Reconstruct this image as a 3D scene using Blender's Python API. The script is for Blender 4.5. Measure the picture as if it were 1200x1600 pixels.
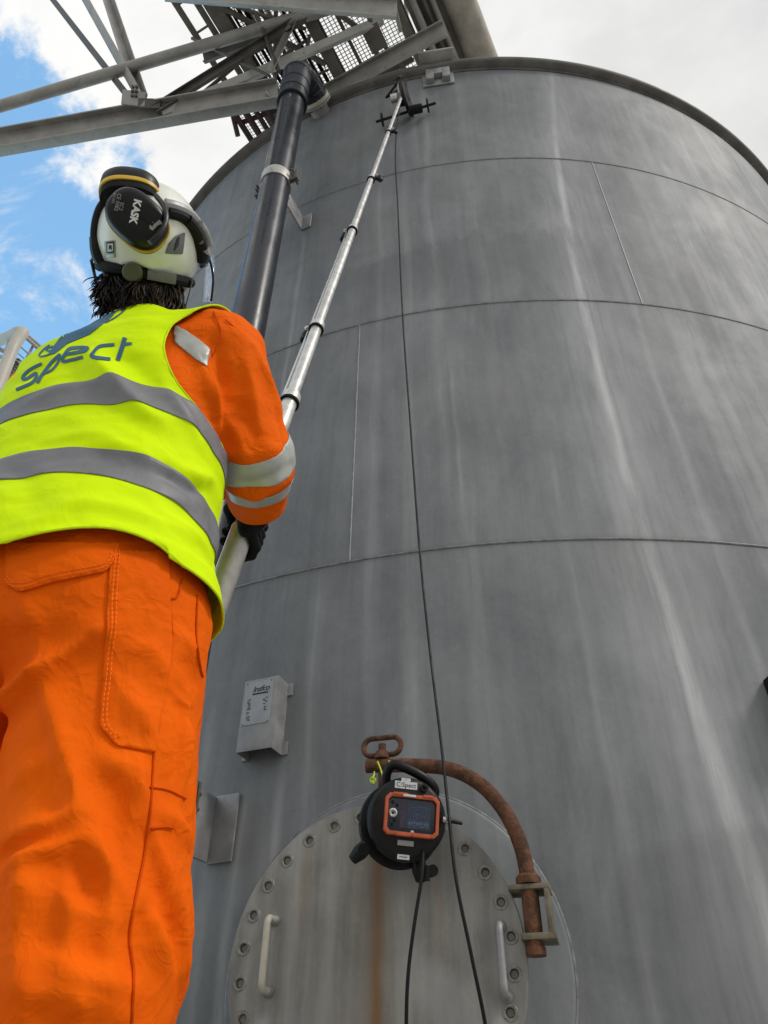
import bpy, bmesh, math, random
import numpy as np
from mathutils import Vector, Matrix
from mathutils.bvhtree import BVHTree

for o in list(bpy.data.objects): bpy.data.objects.remove(o)
scene = bpy.context.scene
rad = math.radians
rng = np.random.default_rng(7)
random.seed(7)

# ------------------------------------------------------------------ camera
FPX, PITCH, ROLL, HC = 1177.47, rad(39.6345), rad(0.47), 0.33
cam_d = bpy.data.cameras.new('camera'); cam = bpy.data.objects.new('camera', cam_d)
scene.collection.objects.link(cam); scene.camera = cam
cam_d.sensor_fit = 'VERTICAL'; cam_d.sensor_height = 36.0; cam_d.sensor_width = 27.0
cam_d.lens = 36.0 * FPX / 1600.0; cam_d.clip_end = 3000; cam_d.clip_start = 0.02
cx, sx = math.cos(PITCH), math.sin(PITCH)
base = Matrix(((1, 0, 0), (0, -sx, -cx), (0, cx, -sx)))
cam.matrix_world = Matrix.Translation((0, 0, HC)) @ (base @ Matrix.Rotation(ROLL, 3, 'Z')).to_4x4()
scene.render.resolution_x, scene.render.resolution_y = 768, 1024
scene.render.engine = 'CYCLES'

# ------------------------------------------------------------------ world, sun, exposure
SUN_EL, SUN_AZ = rad(46), rad(118)          # azimuth clockwise from +Y
world = bpy.data.worlds.new('World'); scene.world = world; world.use_nodes = True
wt = world.node_tree; wt.nodes.clear()
def wn(t, **k):
    n = wt.nodes.new(t)
    for a, b in k.items(): setattr(n, a, b)
    return n
wout = wn('ShaderNodeOutputWorld'); wbg = wn('ShaderNodeBackground')
sky = wn('ShaderNodeTexSky', sky_type='NISHITA', sun_disc=False)
sky.sun_elevation = SUN_EL; sky.sun_rotation = SUN_AZ; sky.altitude = 50
tc = wn('ShaderNodeTexCoord')
def wmath(op, a, b=None, c=None, clamp=False):
    n = wn('ShaderNodeMath', operation=op); n.use_clamp = clamp
    for i, v in enumerate((a, b, c)):
        if v is None: continue
        if isinstance(v, (int, float)): n.inputs[i].default_value = v
        else: wt.links.new(v, n.inputs[i])
    return n.outputs[0]
def wnoise(scale, detail, rough, dist, off):
    mp = wn('ShaderNodeMapping'); mp.inputs['Location'].default_value = off
    wt.links.new(tc.outputs['Generated'], mp.inputs['Vector'])
    n = wn('ShaderNodeTexNoise'); n.inputs['Scale'].default_value = scale; n.inputs['Detail'].default_value = detail
    n.inputs['Roughness'].default_value = rough; n.inputs['Distortion'].default_value = dist
    wt.links.new(mp.outputs[0], n.inputs['Vector']); return n.outputs['Fac']
dotn = wn('ShaderNodeVectorMath', operation='DOT_PRODUCT'); wt.links.new(tc.outputs['Generated'], dotn.inputs[0])
dotn.inputs[1].default_value = (-0.75, 0.55, 0.35)            # the opening in the clouds
n1 = wnoise(6.0, 10, 0.64, 0.35, (0.35, 0.1, 0.2)); n2 = wnoise(2.2, 5, 0.55, 0.0, (2.0, 1.0, 0.0))
gap = wmath('MULTIPLY_ADD', dotn.outputs['Value'], 4.6, -4.6 * 0.750)
gap = wmath('MAXIMUM', wmath('MINIMUM', gap, 0.22), -0.30)
dens = wmath('SUBTRACT', n1, gap)
cov = wn('ShaderNodeMapRange', interpolation_type='SMOOTHSTEP')
wt.links.new(dens, cov.inputs['Value']); cov.inputs['From Min'].default_value = 0.37; cov.inputs['From Max'].default_value = 0.53
shade = wn('ShaderNodeMapRange', interpolation_type='SMOOTHSTEP')
wt.links.new(wmath('MULTIPLY_ADD', n1, 0.35, wmath('MULTIPLY', n2, 0.65)), shade.inputs['Value'])
shade.inputs['From Min'].default_value = 0.35; shade.inputs['From Max'].default_value = 0.62
ccol = wn('ShaderNodeMix', data_type='RGBA')
near = wn('ShaderNodeMapRange', interpolation_type='SMOOTHSTEP'); wt.links.new(dotn.outputs['Value'], near.inputs['Value'])
near.inputs['From Min'].default_value = 0.10; near.inputs['From Max'].default_value = 0.60       # thin bright cloud round the opening, thicker grey further off
wt.links.new(wmath('ADD', wmath('MULTIPLY', shade.outputs[0], 0.60), wmath('MULTIPLY', near.outputs[0], 0.50), None, True), ccol.inputs[0])
ccol.inputs[6].default_value = (6.1, 6.2, 6.15, 1); ccol.inputs[7].default_value = (9.2, 9.15, 9.0, 1)
skyb = wn('ShaderNodeVectorMath', operation='MULTIPLY'); wt.links.new(sky.outputs[0], skyb.inputs[0]); skyb.inputs[1].default_value = (3.1, 3.9, 3.6)
mixc = wn('ShaderNodeMix', data_type='RGBA'); wt.links.new(cov.outputs[0], mixc.inputs[0])
wt.links.new(skyb.outputs[0], mixc.inputs[6]); wt.links.new(ccol.outputs[2], mixc.inputs[7])
wt.links.new(mixc.outputs[2], wbg.inputs[0]); wbg.inputs[1].default_value = 0.10
wt.links.new(wbg.outputs[0], wout.inputs[0])

sun_d = bpy.data.lights.new('sun', 'SUN'); sun = bpy.data.objects.new('sun', sun_d); scene.collection.objects.link(sun)
sun_d.energy = 1.4; sun_d.angle = rad(12); sun_d.color = (1.0, 0.95, 0.88)
sdir = Vector((math.sin(SUN_AZ) * math.cos(SUN_EL), math.cos(SUN_AZ) * math.cos(SUN_EL), math.sin(SUN_EL)))
sun.rotation_euler = sdir.to_track_quat('Z', 'Y').to_euler(); sun.location = sdir * 30
vs = scene.view_settings; vs.view_transform = 'Standard'; vs.look = 'None'; vs.exposure = 0.12; vs.gamma = 1; vs.use_curve_mapping = False

# ------------------------------------------------------------------ helpers: geometry
COL = scene.collection
cF = np.array([0, cx, sx]); cU = np.array([0, -sx, cx]); cX = np.array([1., 0, 0]); cC = np.array([0, 0, HC])
cr, sr = math.cos(ROLL), math.sin(ROLL)
def ray(u, v):
    x, y = u - 600., 800. - v
    x, y = x * cr - y * sr, x * sr + y * cr
    d = FPX * cF + x * cX + y * cU
    return d / np.linalg.norm(d)
def aty(u, v, y): d = ray(u, v); return cC + d * y / d[1]
def atz(u, v, z): d = ray(u, v); return cC + d * (z - HC) / d[2]
def project(P):
    d = np.asarray(P) - cC; x = d @ cX; y = d @ cU; z = d @ cF
    x, y = x / z * FPX, y / z * FPX
    return np.stack([600 + x * cr + y * sr, 800 - (-x * sr + y * cr)], -1)
# tank geometry
TR, TX, TY = 3.41964, 0.89575, 5.62881
ZS = [0.0, 2.04, 3.538, 5.04, 6.475]
def radial(th): return np.array([math.sin(th), -math.cos(th), 0.])
def tang(th): return np.array([math.cos(th), math.sin(th), 0.])
def onshell(thd, z, off=0.):
    th = rad(thd); return np.array([TX, TY, z]) + radial(th) * (TR + off)
def atr(u, v, off=0.):
    d = ray(u, v); r = TR + off
    a = d[0]**2 + d[1]**2; b = -(d[0] * TX + d[1] * TY); c = TX**2 + TY**2 - r * r
    return cC + d * (-b - math.sqrt(b * b - a * c)) / a

def thing(name, label, cat, loc=(0, 0, 0), group=None):
    o = bpy.data.objects.new(name, None); COL.objects.link(o); o.location = loc; o.empty_display_size = .1
    o['label'] = label; o['category'] = cat
    if group: o['group'] = group
    return o
def tag(o, label, cat, group=None):
    o['label'] = label; o['category'] = cat
    if group: o['group'] = group
    return o
def wloc(o):
    p = Vector((0, 0, 0))
    while o is not None: p = p + o.location; o = o.parent
    return p
def mesh_obj(name, verts, faces, mat, parent=None, smooth=False, auto=None):
    me = bpy.data.meshes.new(name)
    me.from_pydata([tuple(map(float, v)) for v in verts], [], [tuple(map(int, f)) for f in faces])
    if smooth: me.polygons.foreach_set('use_smooth', [True] * len(me.polygons))
    me.materials.append(mat); me.update()
    o = bpy.data.objects.new(name, me); COL.objects.link(o)
    if parent is not None:
        o.parent = parent
        o.matrix_parent_inverse = Matrix.Translation(-parent.location) if parent.type == 'EMPTY' else Matrix.Identity(4)
    if auto is not None:
        bm = bmesh.new(); bm.from_mesh(me)
        for e in bm.edges:
            e.smooth = not (len(e.link_faces) == 2 and e.calc_face_angle(0) > auto)
        for f in bm.faces: f.smooth = True
        bm.to_mesh(me); bm.free()
    return o
class MB:
    """collects shapes into one mesh"""
    def __init__(s): s.v = []; s.f = []
    def add(s, vs, fs):
        k = len(s.v); s.v += [np.asarray(v, float) for v in vs]; s.f += [tuple(i + k for i in f) for f in fs]; return s
    def build(s, name, mat, parent=None, auto=rad(35), bevel=0):
        o = mesh_obj(name, s.v, s.f, mat, parent)
        me = o.data
        bm = bmesh.new(); bm.from_mesh(me)
        bmesh.ops.recalc_face_normals(bm, faces=bm.faces)
        if bevel:
            es = [e for e in bm.edges if len(e.link_faces) == 2 and e.calc_face_angle(0) > rad(40)]
            bmesh.ops.bevel(bm, geom=es, offset=bevel, segments=2, profile=.6, affect='EDGES', clamp_overlap=True)
        for e in bm.edges: e.smooth = not (len(e.link_faces) == 2 and e.calc_face_angle(0) > auto)
        for f in bm.faces: f.smooth = True
        bm.to_mesh(me); bm.free(); return o
    def obox(s, c, ax, ay, az):
        c, ax, ay, az = (np.asarray(q, float) for q in (c, ax, ay, az))
        vs = [c + i * ax + j * ay + k * az for i in (-1, 1) for j in (-1, 1) for k in (-1, 1)]
        return s.add(vs, [(0, 1, 3, 2), (4, 6, 7, 5), (0, 4, 5, 1), (2, 3, 7, 6), (0, 2, 6, 4), (1, 5, 7, 3)])
    def box(s, c, h): return s.obox(c, (h[0], 0, 0), (0, h[1], 0), (0, 0, h[2]))
    def sweep(s, path, prof, up=(0, 0, 1), closed=False, caps=True, scales=None):
        path = [np.asarray(p, float) for p in path]; n = len(path); m = len(prof)
        vs = []; up = np.asarray(up, float); prev = None
        for i, p in enumerate(path):
            a = path[(i - 1) % n] if (closed or i > 0) else p
            b = path[(i + 1) % n] if (closed or i < n - 1) else p
            t = b - a; t = t / (np.linalg.norm(t) + 1e-12)
            if prev is None:
                u = up if abs(t @ up) < .95 else np.array([1., 0, 0])
                x = np.cross(t, u); x /= np.linalg.norm(x)
            else:
                x = prev - t * (prev @ t); x /= np.linalg.norm(x)
            prev = x; y = np.cross(x, t)
            k = 1 if scales is None else scales[i]
            vs += [p + (q[0] * x + q[1] * y) * k for q in prof]
        fs = []
        for i in range(n if closed else n - 1):
            j = (i + 1) % n
            for a in range(m):
                b = (a + 1) % m; fs.append((i * m + a, i * m + b, j * m + b, j * m + a))
        if caps and not closed:
            fs.append(tuple(range(m))[::-1]); fs.append(tuple((n - 1) * m + a for a in range(m)))
        return s.add(vs, fs)
    def tube(s, path, r, seg=12, **k):
        if np.ndim(r): sc = list(r); r = 1
        else: sc = None
        return s.sweep(path, [(math.cos(2 * math.pi * a / seg) * r, math.sin(2 * math.pi * a / seg) * r) for a in range(seg)], scales=sc, **k)
    def lathe(s, prof, seg=48, o=(0, 0, 0), ax=(0, 0, 1), closed=True):
        """prof: list of (radius, height) along axis; closed polygon profile"""
        ax = np.asarray(ax, float); ax /= np.linalg.norm(ax)
        h = np.array([1., 0, 0]) if abs(ax[0]) < .9 else np.array([0, 1., 0])
        x = np.cross(ax, h); x /= np.linalg.norm(x); y = np.cross(ax, x); o = np.asarray(o, float); m = len(prof)
        vs = []
        for i in range(seg):
            a = 2 * math.pi * i / seg; d = x * math.cos(a) + y * math.sin(a)
            vs += [o + d * r + ax * z for r, z in prof]
        fs = []
        for i in range(seg):
            j = (i + 1) % seg
            for a in range(m if closed else m - 1):
                b = (a + 1) % m; fs.append((i * m + a, j * m + a, j * m + b, i * m + b))
        return s.add(vs, fs)
    def cyl(s, a, b, r, seg=20): return s.tube([a, b], r, seg)
def smooth_path(pts, n=8):
    """Catmull-Rom"""
    P = [np.asarray(p, float) for p in pts]; P = [2 * P[0] - P[1]] + P + [2 * P[-1] - P[-2]]; out = []
    for i in range(1, len(P) - 2):
        for k in range(n):
            t = k / n; a, b, c, d = P[i - 1:i + 3]
            out.append(.5 * ((2 * b) + (c - a) * t + (2 * a - 5 * b + 4 * c - d) * t * t + (3 * b - a - 3 * c + d) * t**3))
    out.append(P[-2]); return out

# ------------------------------------------------------------------ helpers: materials
class NT:
    def __init__(s, name):
        s.m = bpy.data.materials.new(name); s.m.use_nodes = True; s.t = s.m.node_tree
        s.b = s.t.nodes['Principled BSDF']; s.geo = s.t.nodes.new('ShaderNodeNewGeometry')
        s.tc = s.t.nodes.new('ShaderNodeTexCoord')
    def set(s, inp, v):
        i = s.b.inputs[inp]
        if hasattr(v, 'node'): s.t.links.new(v, i)
        else: i.default_value = v
        return s
    def link(s, v, i):
        if hasattr(v, 'node'): s.t.links.new(v, i)
        else: i.default_value = v
    def math(s, op, a, b=None, c=None, clamp=False):
        n = s.t.nodes.new('ShaderNodeMath'); n.operation = op; n.use_clamp = clamp
        for i, v in enumerate((a, b, c)):
            if v is not None: s.link(v, n.inputs[i])
        return n.outputs[0]
    def sep(s, v):
        n = s.t.nodes.new('ShaderNodeSeparateXYZ'); s.link(v, n.inputs[0]); return n.outputs
    def comb(s, x, y, z):
        n = s.t.nodes.new('ShaderNodeCombineXYZ')
        for i, v in enumerate((x, y, z)): s.link(v, n.inputs[i])
        return n.outputs[0]
    def noise(s, vec, scale, detail=4, rough=.55, dist=0.):
        n = s.t.nodes.new('ShaderNodeTexNoise'); s.link(vec, n.inputs['Vector'])
        n.inputs['Scale'].default_value = scale; n.inputs['Detail'].default_value = detail
        n.inputs['Roughness'].default_value = rough; n.inputs['Distortion'].default_value = dist
        return n.outputs['Fac']
    def ramp(s, v, lo, hi, a=0., b=1., smooth=True):
        n = s.t.nodes.new('ShaderNodeMapRange'); n.interpolation_type = 'SMOOTHSTEP' if smooth else 'LINEAR'
        s.link(v, n.inputs['Value'])
        for k, q in (('From Min', lo), ('From Max', hi), ('To Min', a), ('To Max', b)): n.inputs[k].default_value = q
        return n.outputs[0]
    def mix(s, f, a, b, mode='MIX'):
        n = s.t.nodes.new('ShaderNodeMix'); n.data_type = 'RGBA'; n.blend_type = mode
        s.link(f, n.inputs[0])
        for i, v in ((6, a), (7, b)):
            if hasattr(v, 'node'): s.t.links.new(v, n.inputs[i])
            else: n.inputs[i].default_value = tuple(v)[:3] + (1,)
        return n.outputs[2]
    def bump(s, h, strength=.3, dist=.01, normal=None):
        n = s.t.nodes.new('ShaderNodeBump'); n.inputs['Strength'].default_value = strength; n.inputs['Distance'].default_value = dist
        s.link(h, n.inputs['Height'])
        if normal is not None: s.link(normal, n.inputs['Normal'])
        return n.outputs[0]
def simple(name, col, rough=.5, metal=0., var=.15, scale=8., dark=None, bump=0., bscale=60., bdist=.002, spec=.5, dirt=0., coat=0.):
    n = NT(name); P = n.geo.outputs['Position']
    a = n.noise(P, scale, 6, .6)
    c2 = dark or tuple(q * (1 - var * 2) for q in col)
    c = n.mix(n.ramp(a, .35, .65), c2, col)
    if dirt:
        d = n.noise(P, scale * 3.1, 8, .7); c = n.mix(n.ramp(d, .55, .75, 0, dirt), c, (.05, .043, .035))
    n.set('Base Color', c).set('Metallic', metal).set('Specular IOR Level', spec)
    n.set('Roughness', n.ramp(a, .3, .7, max(rough - .08, .02), min(rough + .1, 1)))
    if bump: n.set('Normal', n.bump(n.noise(P, bscale, 5, .6), bump, bdist))
    if coat: n.set('Coat Weight', coat)
    return n.m
M = {}
M['steel'] = simple('galvanised_steel', (.40, .385, .36), .55, .35, .14, 5, dirt=.45, bump=.15)
M['steel_dark'] = simple('weathered_steel', (.15, .138, .125), .6, .3, .2, 6, dirt=.5, bump=.2)
M['steel_pale'] = simple('pale_steel', (.54, .53, .50), .5, .25, .12, 4, dirt=.55, bump=.15)
M['cream'] = simple('cream_paint', (.52, .50, .41), .5, 0, .12, 9, dirt=.35, bump=.15)
M['offwhite'] = simple('off_white_paint', (.50, .47, .41), .5, 0, .08, 3, dirt=.2)
M['rust'] = simple('rusty_steel', (.17, .072, .036), .88, 0, .34, 38, dirt=.65, bump=1., bscale=190, bdist=.004)
M['rust_red'] = simple('red_oxide_steel', (.10, .055, .05), .7, 0, .2, 20, dirt=.4)
M['hdpe'] = simple('black_hdpe_pipe', (.013, .018, .030), .30, 0, .15, 5, bump=.1, bscale=12, bdist=.004, dirt=.05)
M['black'] = simple('black_plastic', (.009, .009, .010), .40, 0, .2, 30, bump=.1, bscale=300, spec=.28)
M['blackm'] = simple('matt_black', (.008, .008, .009), .75, 0, .2, 30, spec=.25)
M['rubber'] = simple('black_rubber_cable', (.009, .009, .010), .55, 0, .2, 30, spec=.25)
M['chrome'] = simple('bright_metal', (.62, .62, .60), .28, .9, .1, 20, dirt=.2)
M['alu'] = simple('brushed_aluminium_tube', (.66, .65, .63), .36, .55, .08, 30, bump=.08, bscale=200)
M['orange_plastic'] = simple('orange_plastic', (.52, .10, .03), .45, 0, .12, 40, dirt=.2)
M['yellow'] = simple('yellow_plastic', (.72, .45, .02), .45, 0, .08, 40)
M['white_label'] = simple('white_label', (.62, .66, .68), .5, 0, .06, 60)
M['ink'] = simple('black_ink', (.02, .022, .03), .6, 0, .05, 60)
M['white_ink'] = simple('white_ink', (.7, .7, .7), .5, 0, .05, 60)
M['lime'] = simple('lime_cord', (.55, .72, .02), .6, 0, .1, 100)
M['ground'] = simple('concrete_ground', (.44, .425, .39), .9, 0, .15, 1.5, dirt=.3, bump=.3, bscale=40)
M['plate'] = simple('aluminium_nameplate', (.40, .42, .45), .5, .3, .06, 20)
M['box'] = simple('dull_stainless_bracket', (.34, .34, .345), .5, .35, .12, 14, dirt=.3)

def tank_material():
    n = NT('stained_tank_plate'); P = n.geo.outputs['Position']; x, y, z = n.sep(P)
    th = n.math('ARCTAN2', n.math('SUBTRACT', x, TX), n.math('SUBTRACT', TY, y))
    s = n.math('MULTIPLY', th, TR)
    wob = n.math('MULTIPLY', n.math('SUBTRACT', n.noise(P, .9, 3, .5), .5), .10)
    ss = n.math('ADD', s, wob)
    flat = n.comb(s, z, 0.)
    big = n.noise(flat, .9, 6, .6, .3)
    mid = n.noise(n.comb(n.math('MULTIPLY', s, 1.8), n.math('MULTIPLY', z, .9), 3.), 2.2, 8, .65, .4)
    st1 = n.noise(n.comb(n.math('MULTIPLY', ss, 5.), n.math('MULTIPLY', z, .22), 7.), 1.0, 5, .6)
    st2 = n.noise(n.comb(n.math('MULTIPLY', ss, 26.), n.math('MULTIPLY', z, .7), 1.), 1.0, 4, .6)
    fine = n.noise(P, 55, 6, .7)
    v = n.math('MULTIPLY_ADD', big, .36, n.math('MULTIPLY', mid, .46))
    v = n.math('MULTIPLY_ADD', st1, .16, v); v = n.math('MULTIPLY_ADD', st2, .20, v); v = n.math('MULTIPLY_ADD', fine, .12, v)
    base = n.mix(n.ramp(v, .46, .84), (.117, .125, .135), (.226, .236, .248))
    # warm film in patches
    base = n.mix(n.ramp(n.noise(flat, .7, 4, .6, .5), .52, .72, 0, .30), base, (.225, .205, .168))
    # run marks: (angle in degrees, half width m, z top, z bottom, strength)
    runs = [ (-10.8, .030, 6.4, 2.4, .34), (-9.9, .012, 3.2, 2.1, .40), (-9.6, .05, 3.4, .2, .20),
            (-13.4, .030, 5.4, .4, .34), (-16.0, .024, 5.0, 1.6, .30), (-24.4, .016, 4.72, 2.2, .55), (-23.9, .03, 4.0, 2.0, .25),
            (5.6, .020, 5.0, .5, .32), (10.5, .03, 5.0, 1.6, .22), (-3.5, .018, 2.6, .3, .25), (9.0, .045, 3.4, .5, .22), (14., .05, 6.2, 2.0, .2),
            (-23.05, .016, 1.29, -.3, .75), (-21.0, .020, 1.27, -.3, .60), (-21.5, .03, 1.2, -.3, .35), (-24.6, .02, .98, -.4, .4), (-26.2, .03, 1.6, 0, .35),
            (-19.3, .02, 2.1, .9, .3), (-6.5, .04, 6.4, 3.6, .2), (-12.2, .02, 6.3, 5.2, .3), (20., .06, 6., 2., .2), (3.2, .10, 1.1, -.2, .35)]
    brk = n.ramp(n.noise(n.comb(n.math('MULTIPLY', s, 9.), n.math('MULTIPLY', z, 1.3), 5.), 1.0, 5, .65), .30, .62, .35, 1.)
    tot = None
    for a, w, z1, z0, k in runs:
        d = n.math('DIVIDE', n.math('SUBTRACT', ss, rad(a) * TR), w)
        gss = n.math('EXPONENT', n.math('MULTIPLY', n.math('MULTIPLY', d, d), -1.))
        m = n.math('MULTIPLY', n.math('MULTIPLY', gss, k), n.math('MULTIPLY', n.ramp(z, z1 + .02, z1 - .25), n.ramp(z, z0 - .5, z0 + .5)))
        tot = m if tot is None else n.math('MAXIMUM', tot, m)
    tot = n.math('MULTIPLY', tot, .72)
    zz = n.math('SUBTRACT', z, 2.6)                       # the one long chalky run
    cen = n.math('MULTIPLY_ADD', n.math('MULTIPLY', zz, zz), rad(.30) * TR, rad(1.1) * TR)
    for w, k in ((.034, .95), (.14, .40)):
        d = n.math('DIVIDE', n.math('SUBTRACT', n.math('MULTIPLY_ADD', wob, .12, s), cen), n.math('MULTIPLY', n.ramp(z, 1.0, 5.5, 1.25, .75, False), w))
        gss = n.math('MULTIPLY', n.math('EXPONENT', n.math('MULTIPLY', n.math('MULTIPLY', d, d), -1.)), n.math('MULTIPLY', n.ramp(z, 6.4, 4.2, .3, 1.), k))
        tot = n.math('MAXIMUM', tot, gss)
    tot = n.math('MULTIPLY', tot, brk)
    tot = n.math('MULTIPLY', tot, n.ramp(st2, .3, .6, .6, 1.))
    base = n.mix(tot, base, (.50, .51, .52))
    sp = n.noise(P, 120, 3, .6); base = n.mix(n.ramp(sp, .68, .76, 0, .35), base, (.06, .058, .055))
    sc = n.noise(n.comb(n.math('MULTIPLY', s, 60.), n.math('MULTIPLY', z, 3.), 2.), 1., 3, .7); base = n.mix(n.ramp(sc, .70, .78, 0, .22), base, (.36, .37, .38))
    for zs in ZS[1:4]:                                    # heat tint at the welds, dirt washing off below them
        dz = n.math('DIVIDE', n.math('SUBTRACT', z, zs), .016)
        base = n.mix(n.math('MULTIPLY', n.math('EXPONENT', n.math('MULTIPLY', n.math('MULTIPLY', dz, dz), -1.)), .30), base, (.075, .072, .07))
        wash = n.math('MULTIPLY', n.math('MULTIPLY', n.ramp(z, zs - .55, zs - .0), n.ramp(z, zs + .002, zs - .002)), n.ramp(st2, .50, .68, 0, .38))
        base = n.mix(wash, base, (.085, .085, .085))
    # tide mark halfway up: damp film with a ragged upper border
    e1 = n.math('MULTIPLY_ADD', n.math('SUBTRACT', n.noise(n.comb(n.math('MULTIPLY', s, 4.), n.math('MULTIPLY', z, 1.5), 9.), 1., 6, .7), .5), .9, z)
    d1 = n.math('MULTIPLY', n.ramp(e1, 4.17, 4.10), n.math('MULTIPLY', n.ramp(s, -1.5, -.9), n.ramp(s, .4, -.1)))
    d1 = n.math('MULTIPLY', d1, n.ramp(z, 3.54, 3.95, 0., 1.))
    base = n.mix(n.math('MULTIPLY', d1, .26), base, (.07, .073, .08))
    e2 = n.math('MULTIPLY_ADD', n.math('SUBTRACT', s, .35), n.math('MULTIPLY_ADD', s, .30, -.12), z)  # low on the right: darker tone below an arched border
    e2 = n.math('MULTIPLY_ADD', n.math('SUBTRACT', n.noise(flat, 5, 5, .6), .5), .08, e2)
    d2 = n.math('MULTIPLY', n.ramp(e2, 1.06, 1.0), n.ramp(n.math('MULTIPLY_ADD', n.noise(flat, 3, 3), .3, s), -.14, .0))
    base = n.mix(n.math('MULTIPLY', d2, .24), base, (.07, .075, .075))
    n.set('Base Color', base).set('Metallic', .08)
    n.set('Roughness', n.ramp(v, .45, .85, .68, .58))
    h = n.math('MULTIPLY_ADD', fine, .4, n.math('MULTIPLY', big, 1.5))
    n.set('Normal', n.bump(h, .10, .01)); return n.m
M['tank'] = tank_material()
M['weld'] = simple('weld_bead', (.25, .255, .26), .5, .4, .2, 40, bump=.4, bscale=120)

# ================================================================== the setting
o = mesh_obj('ground', [(-300, -300, 0), (300, -300, 0), (300, 300, 0), (-300, 300, 0)], [(0, 1, 2, 3)], M['ground']); o['kind'] = 'structure'

# ================================================================== the tank
tank = thing('storage_tank', 'huge grey stained cylindrical steel tank filling the picture', 'tank', (TX, TY, 0))
def shell_patch(a0, a1, z0, z1, r=TR, nz=2, step=1.0):
    n = max(2, int(abs(a1 - a0) / step)); vs = []; fs = []
    for i in range(n + 1):
        a = a0 + (a1 - a0) * i / n
        for k in range(nz + 1): vs.append(onshell(a, z0 + (z1 - z0) * k / nz, r - TR))
    for i in range(n):
        for k in range(nz): q = i * (nz + 1) + k; fs.append((q, q + nz + 1, q + nz + 2, q + 1))
    return vs, fs
seam0 = [-62., -17.5, 6.5, 30.87]
for c in range(4):
    for q in range(4):
        a0 = seam0[c] + 90 * q; ga = .045
        vs_, fs_ = shell_patch(a0 + ga, a0 + 90 - ga, ZS[c] + .003, ZS[c + 1] - .003)
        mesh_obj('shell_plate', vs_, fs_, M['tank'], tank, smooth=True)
        mb = MB().tube([onshell(a0, ZS[c], -.0015), onshell(a0, ZS[c + 1], -.0015)], .0045, 8); mb.build('weld_seam', M['weld'], tank)
for c in (1, 2, 3):
    mb = MB().tube([onshell(a, ZS[c], -.0005) for a in np.arange(0, 360, 1.5)], .0052, 8, closed=True, up=(0, 0, 1)); mb.build('weld_seam', M['weld'], tank)
# top curb ring and roof
prof = [(TR - .02, 6.43), (TR + .008, 6.43), (TR + .008, 6.462), (TR + .046, 6.468), (TR + .058, 6.480), (TR + .062, 6.500), (TR + .055, 6.53), (TR + .02, 6.54), (TR - .02, 6.54)]
MB().lathe([(r, z) for r, z in prof], 240, (TX, TY, 0)).build('curb_ring', M['steel_dark'], tank, auto=rad(50))
MB().lathe([(TR + .0, 6.535), (.02, 7.0), (.02, 6.98), (TR + .0, 6.50)], 120, (TX, TY, 0)).build('roof', M['steel'], tank)
# stop block on the rim (pad with a keyhole)
def frame_at(thd, z, off): return onshell(thd, z, off), tang(rad(thd)), radial(rad(thd)), np.array([0, 0, 1.])
def plate_on(mb, fr, x0, x1, z0, z1, y0, y1):
    c, t, n, k = fr; mb.obox(c + t * (x0 + x1) / 2 + n * (y0 + y1) / 2 + k * (z0 + z1) / 2, t * abs(x1 - x0) / 2, n * abs(y1 - y0) / 2, k * abs(z1 - z0) / 2); return mb
fr = frame_at(-8.75, 6.33, 0.)
mb = MB(); plate_on(mb, fr, -.115, .115, -.10, .08, .002, .014); mb.build('wear_pad', M['box'], tank, bevel=.003)
mb = MB()
plate_on(mb, fr, -.088, -.03, -.075, .09, .015, .055); plate_on(mb, fr, .03, .088, -.075, .09, .015, .055); plate_on(mb, fr, -.03, .03, .0, .09, .015, .055)
mb.build('lug', M['box'], tank, bevel=.003)
mb = MB(); plate_on(mb, fr, -.13, .13, .21, .235, -.02, .13); mb.build('lug_cap', M['steel'], tank, bevel=.004)

# ---- manhole: neck, pad on the tank; cover is its own thing
MTH, MZ, MOFF, MR = -14.7, 0.664, 0.19, 0.38
mc, mt, mn, mk = frame_at(MTH, MZ, 0.)
def mp(s, h, off): return mc + mt * s + mk * h + mn * off
def mplane(u, v, off):
    d = ray(u, v); P0 = mc + mn * off; k = ((P0 - cC) @ mn) / (d @ mn); P = cC + d * k - P0
    return float(P @ mt), float(P[2])
# reinforcing pad following the shell
vs_ = []; fs_ = []; NA, RR = 96, [(.26, .012), (.468, .012), (.476, .009), (.480, .001)]
for i in range(NA):
    a = 2 * math.pi * i / NA
    for r, off in RR: vs_.append(onshell(MTH + math.degrees(r * math.cos(a) / TR), MZ + r * math.sin(a), off))
for i in range(NA):
    for k in range(len(RR) - 1): j = (i + 1) % NA; m_ = len(RR); fs_.append((i * m_ + k, j * m_ + k, j * m_ + k + 1, i * m_ + k + 1))
mesh_obj('reinforcing_pad', vs_, fs_, M['tank'], tank, smooth=True)
MB().tube([onshell(MTH + math.degrees(.479 * math.cos(a) / TR), MZ + .479 * math.sin(a), .002) for a in np.linspace(0, 2 * math.pi, 120, endpoint=False)], .006, 8, closed=True, up=mn).build('pad_weld', M['weld'], tank)
MB().lathe([(.262, -.05), (.262, MOFF - .05), (.25, MOFF - .05), (.25, -.05)], 72, mc, mn).build('manhole_neck', M['tank'], tank)
MB().lathe([(MR - .002, MOFF - .05), (MR - .002, MOFF - .026), (.255, MOFF - .026), (.255, MOFF - .05)], 96, mc, mn).build('manhole_flange', M['box'], tank)

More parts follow.
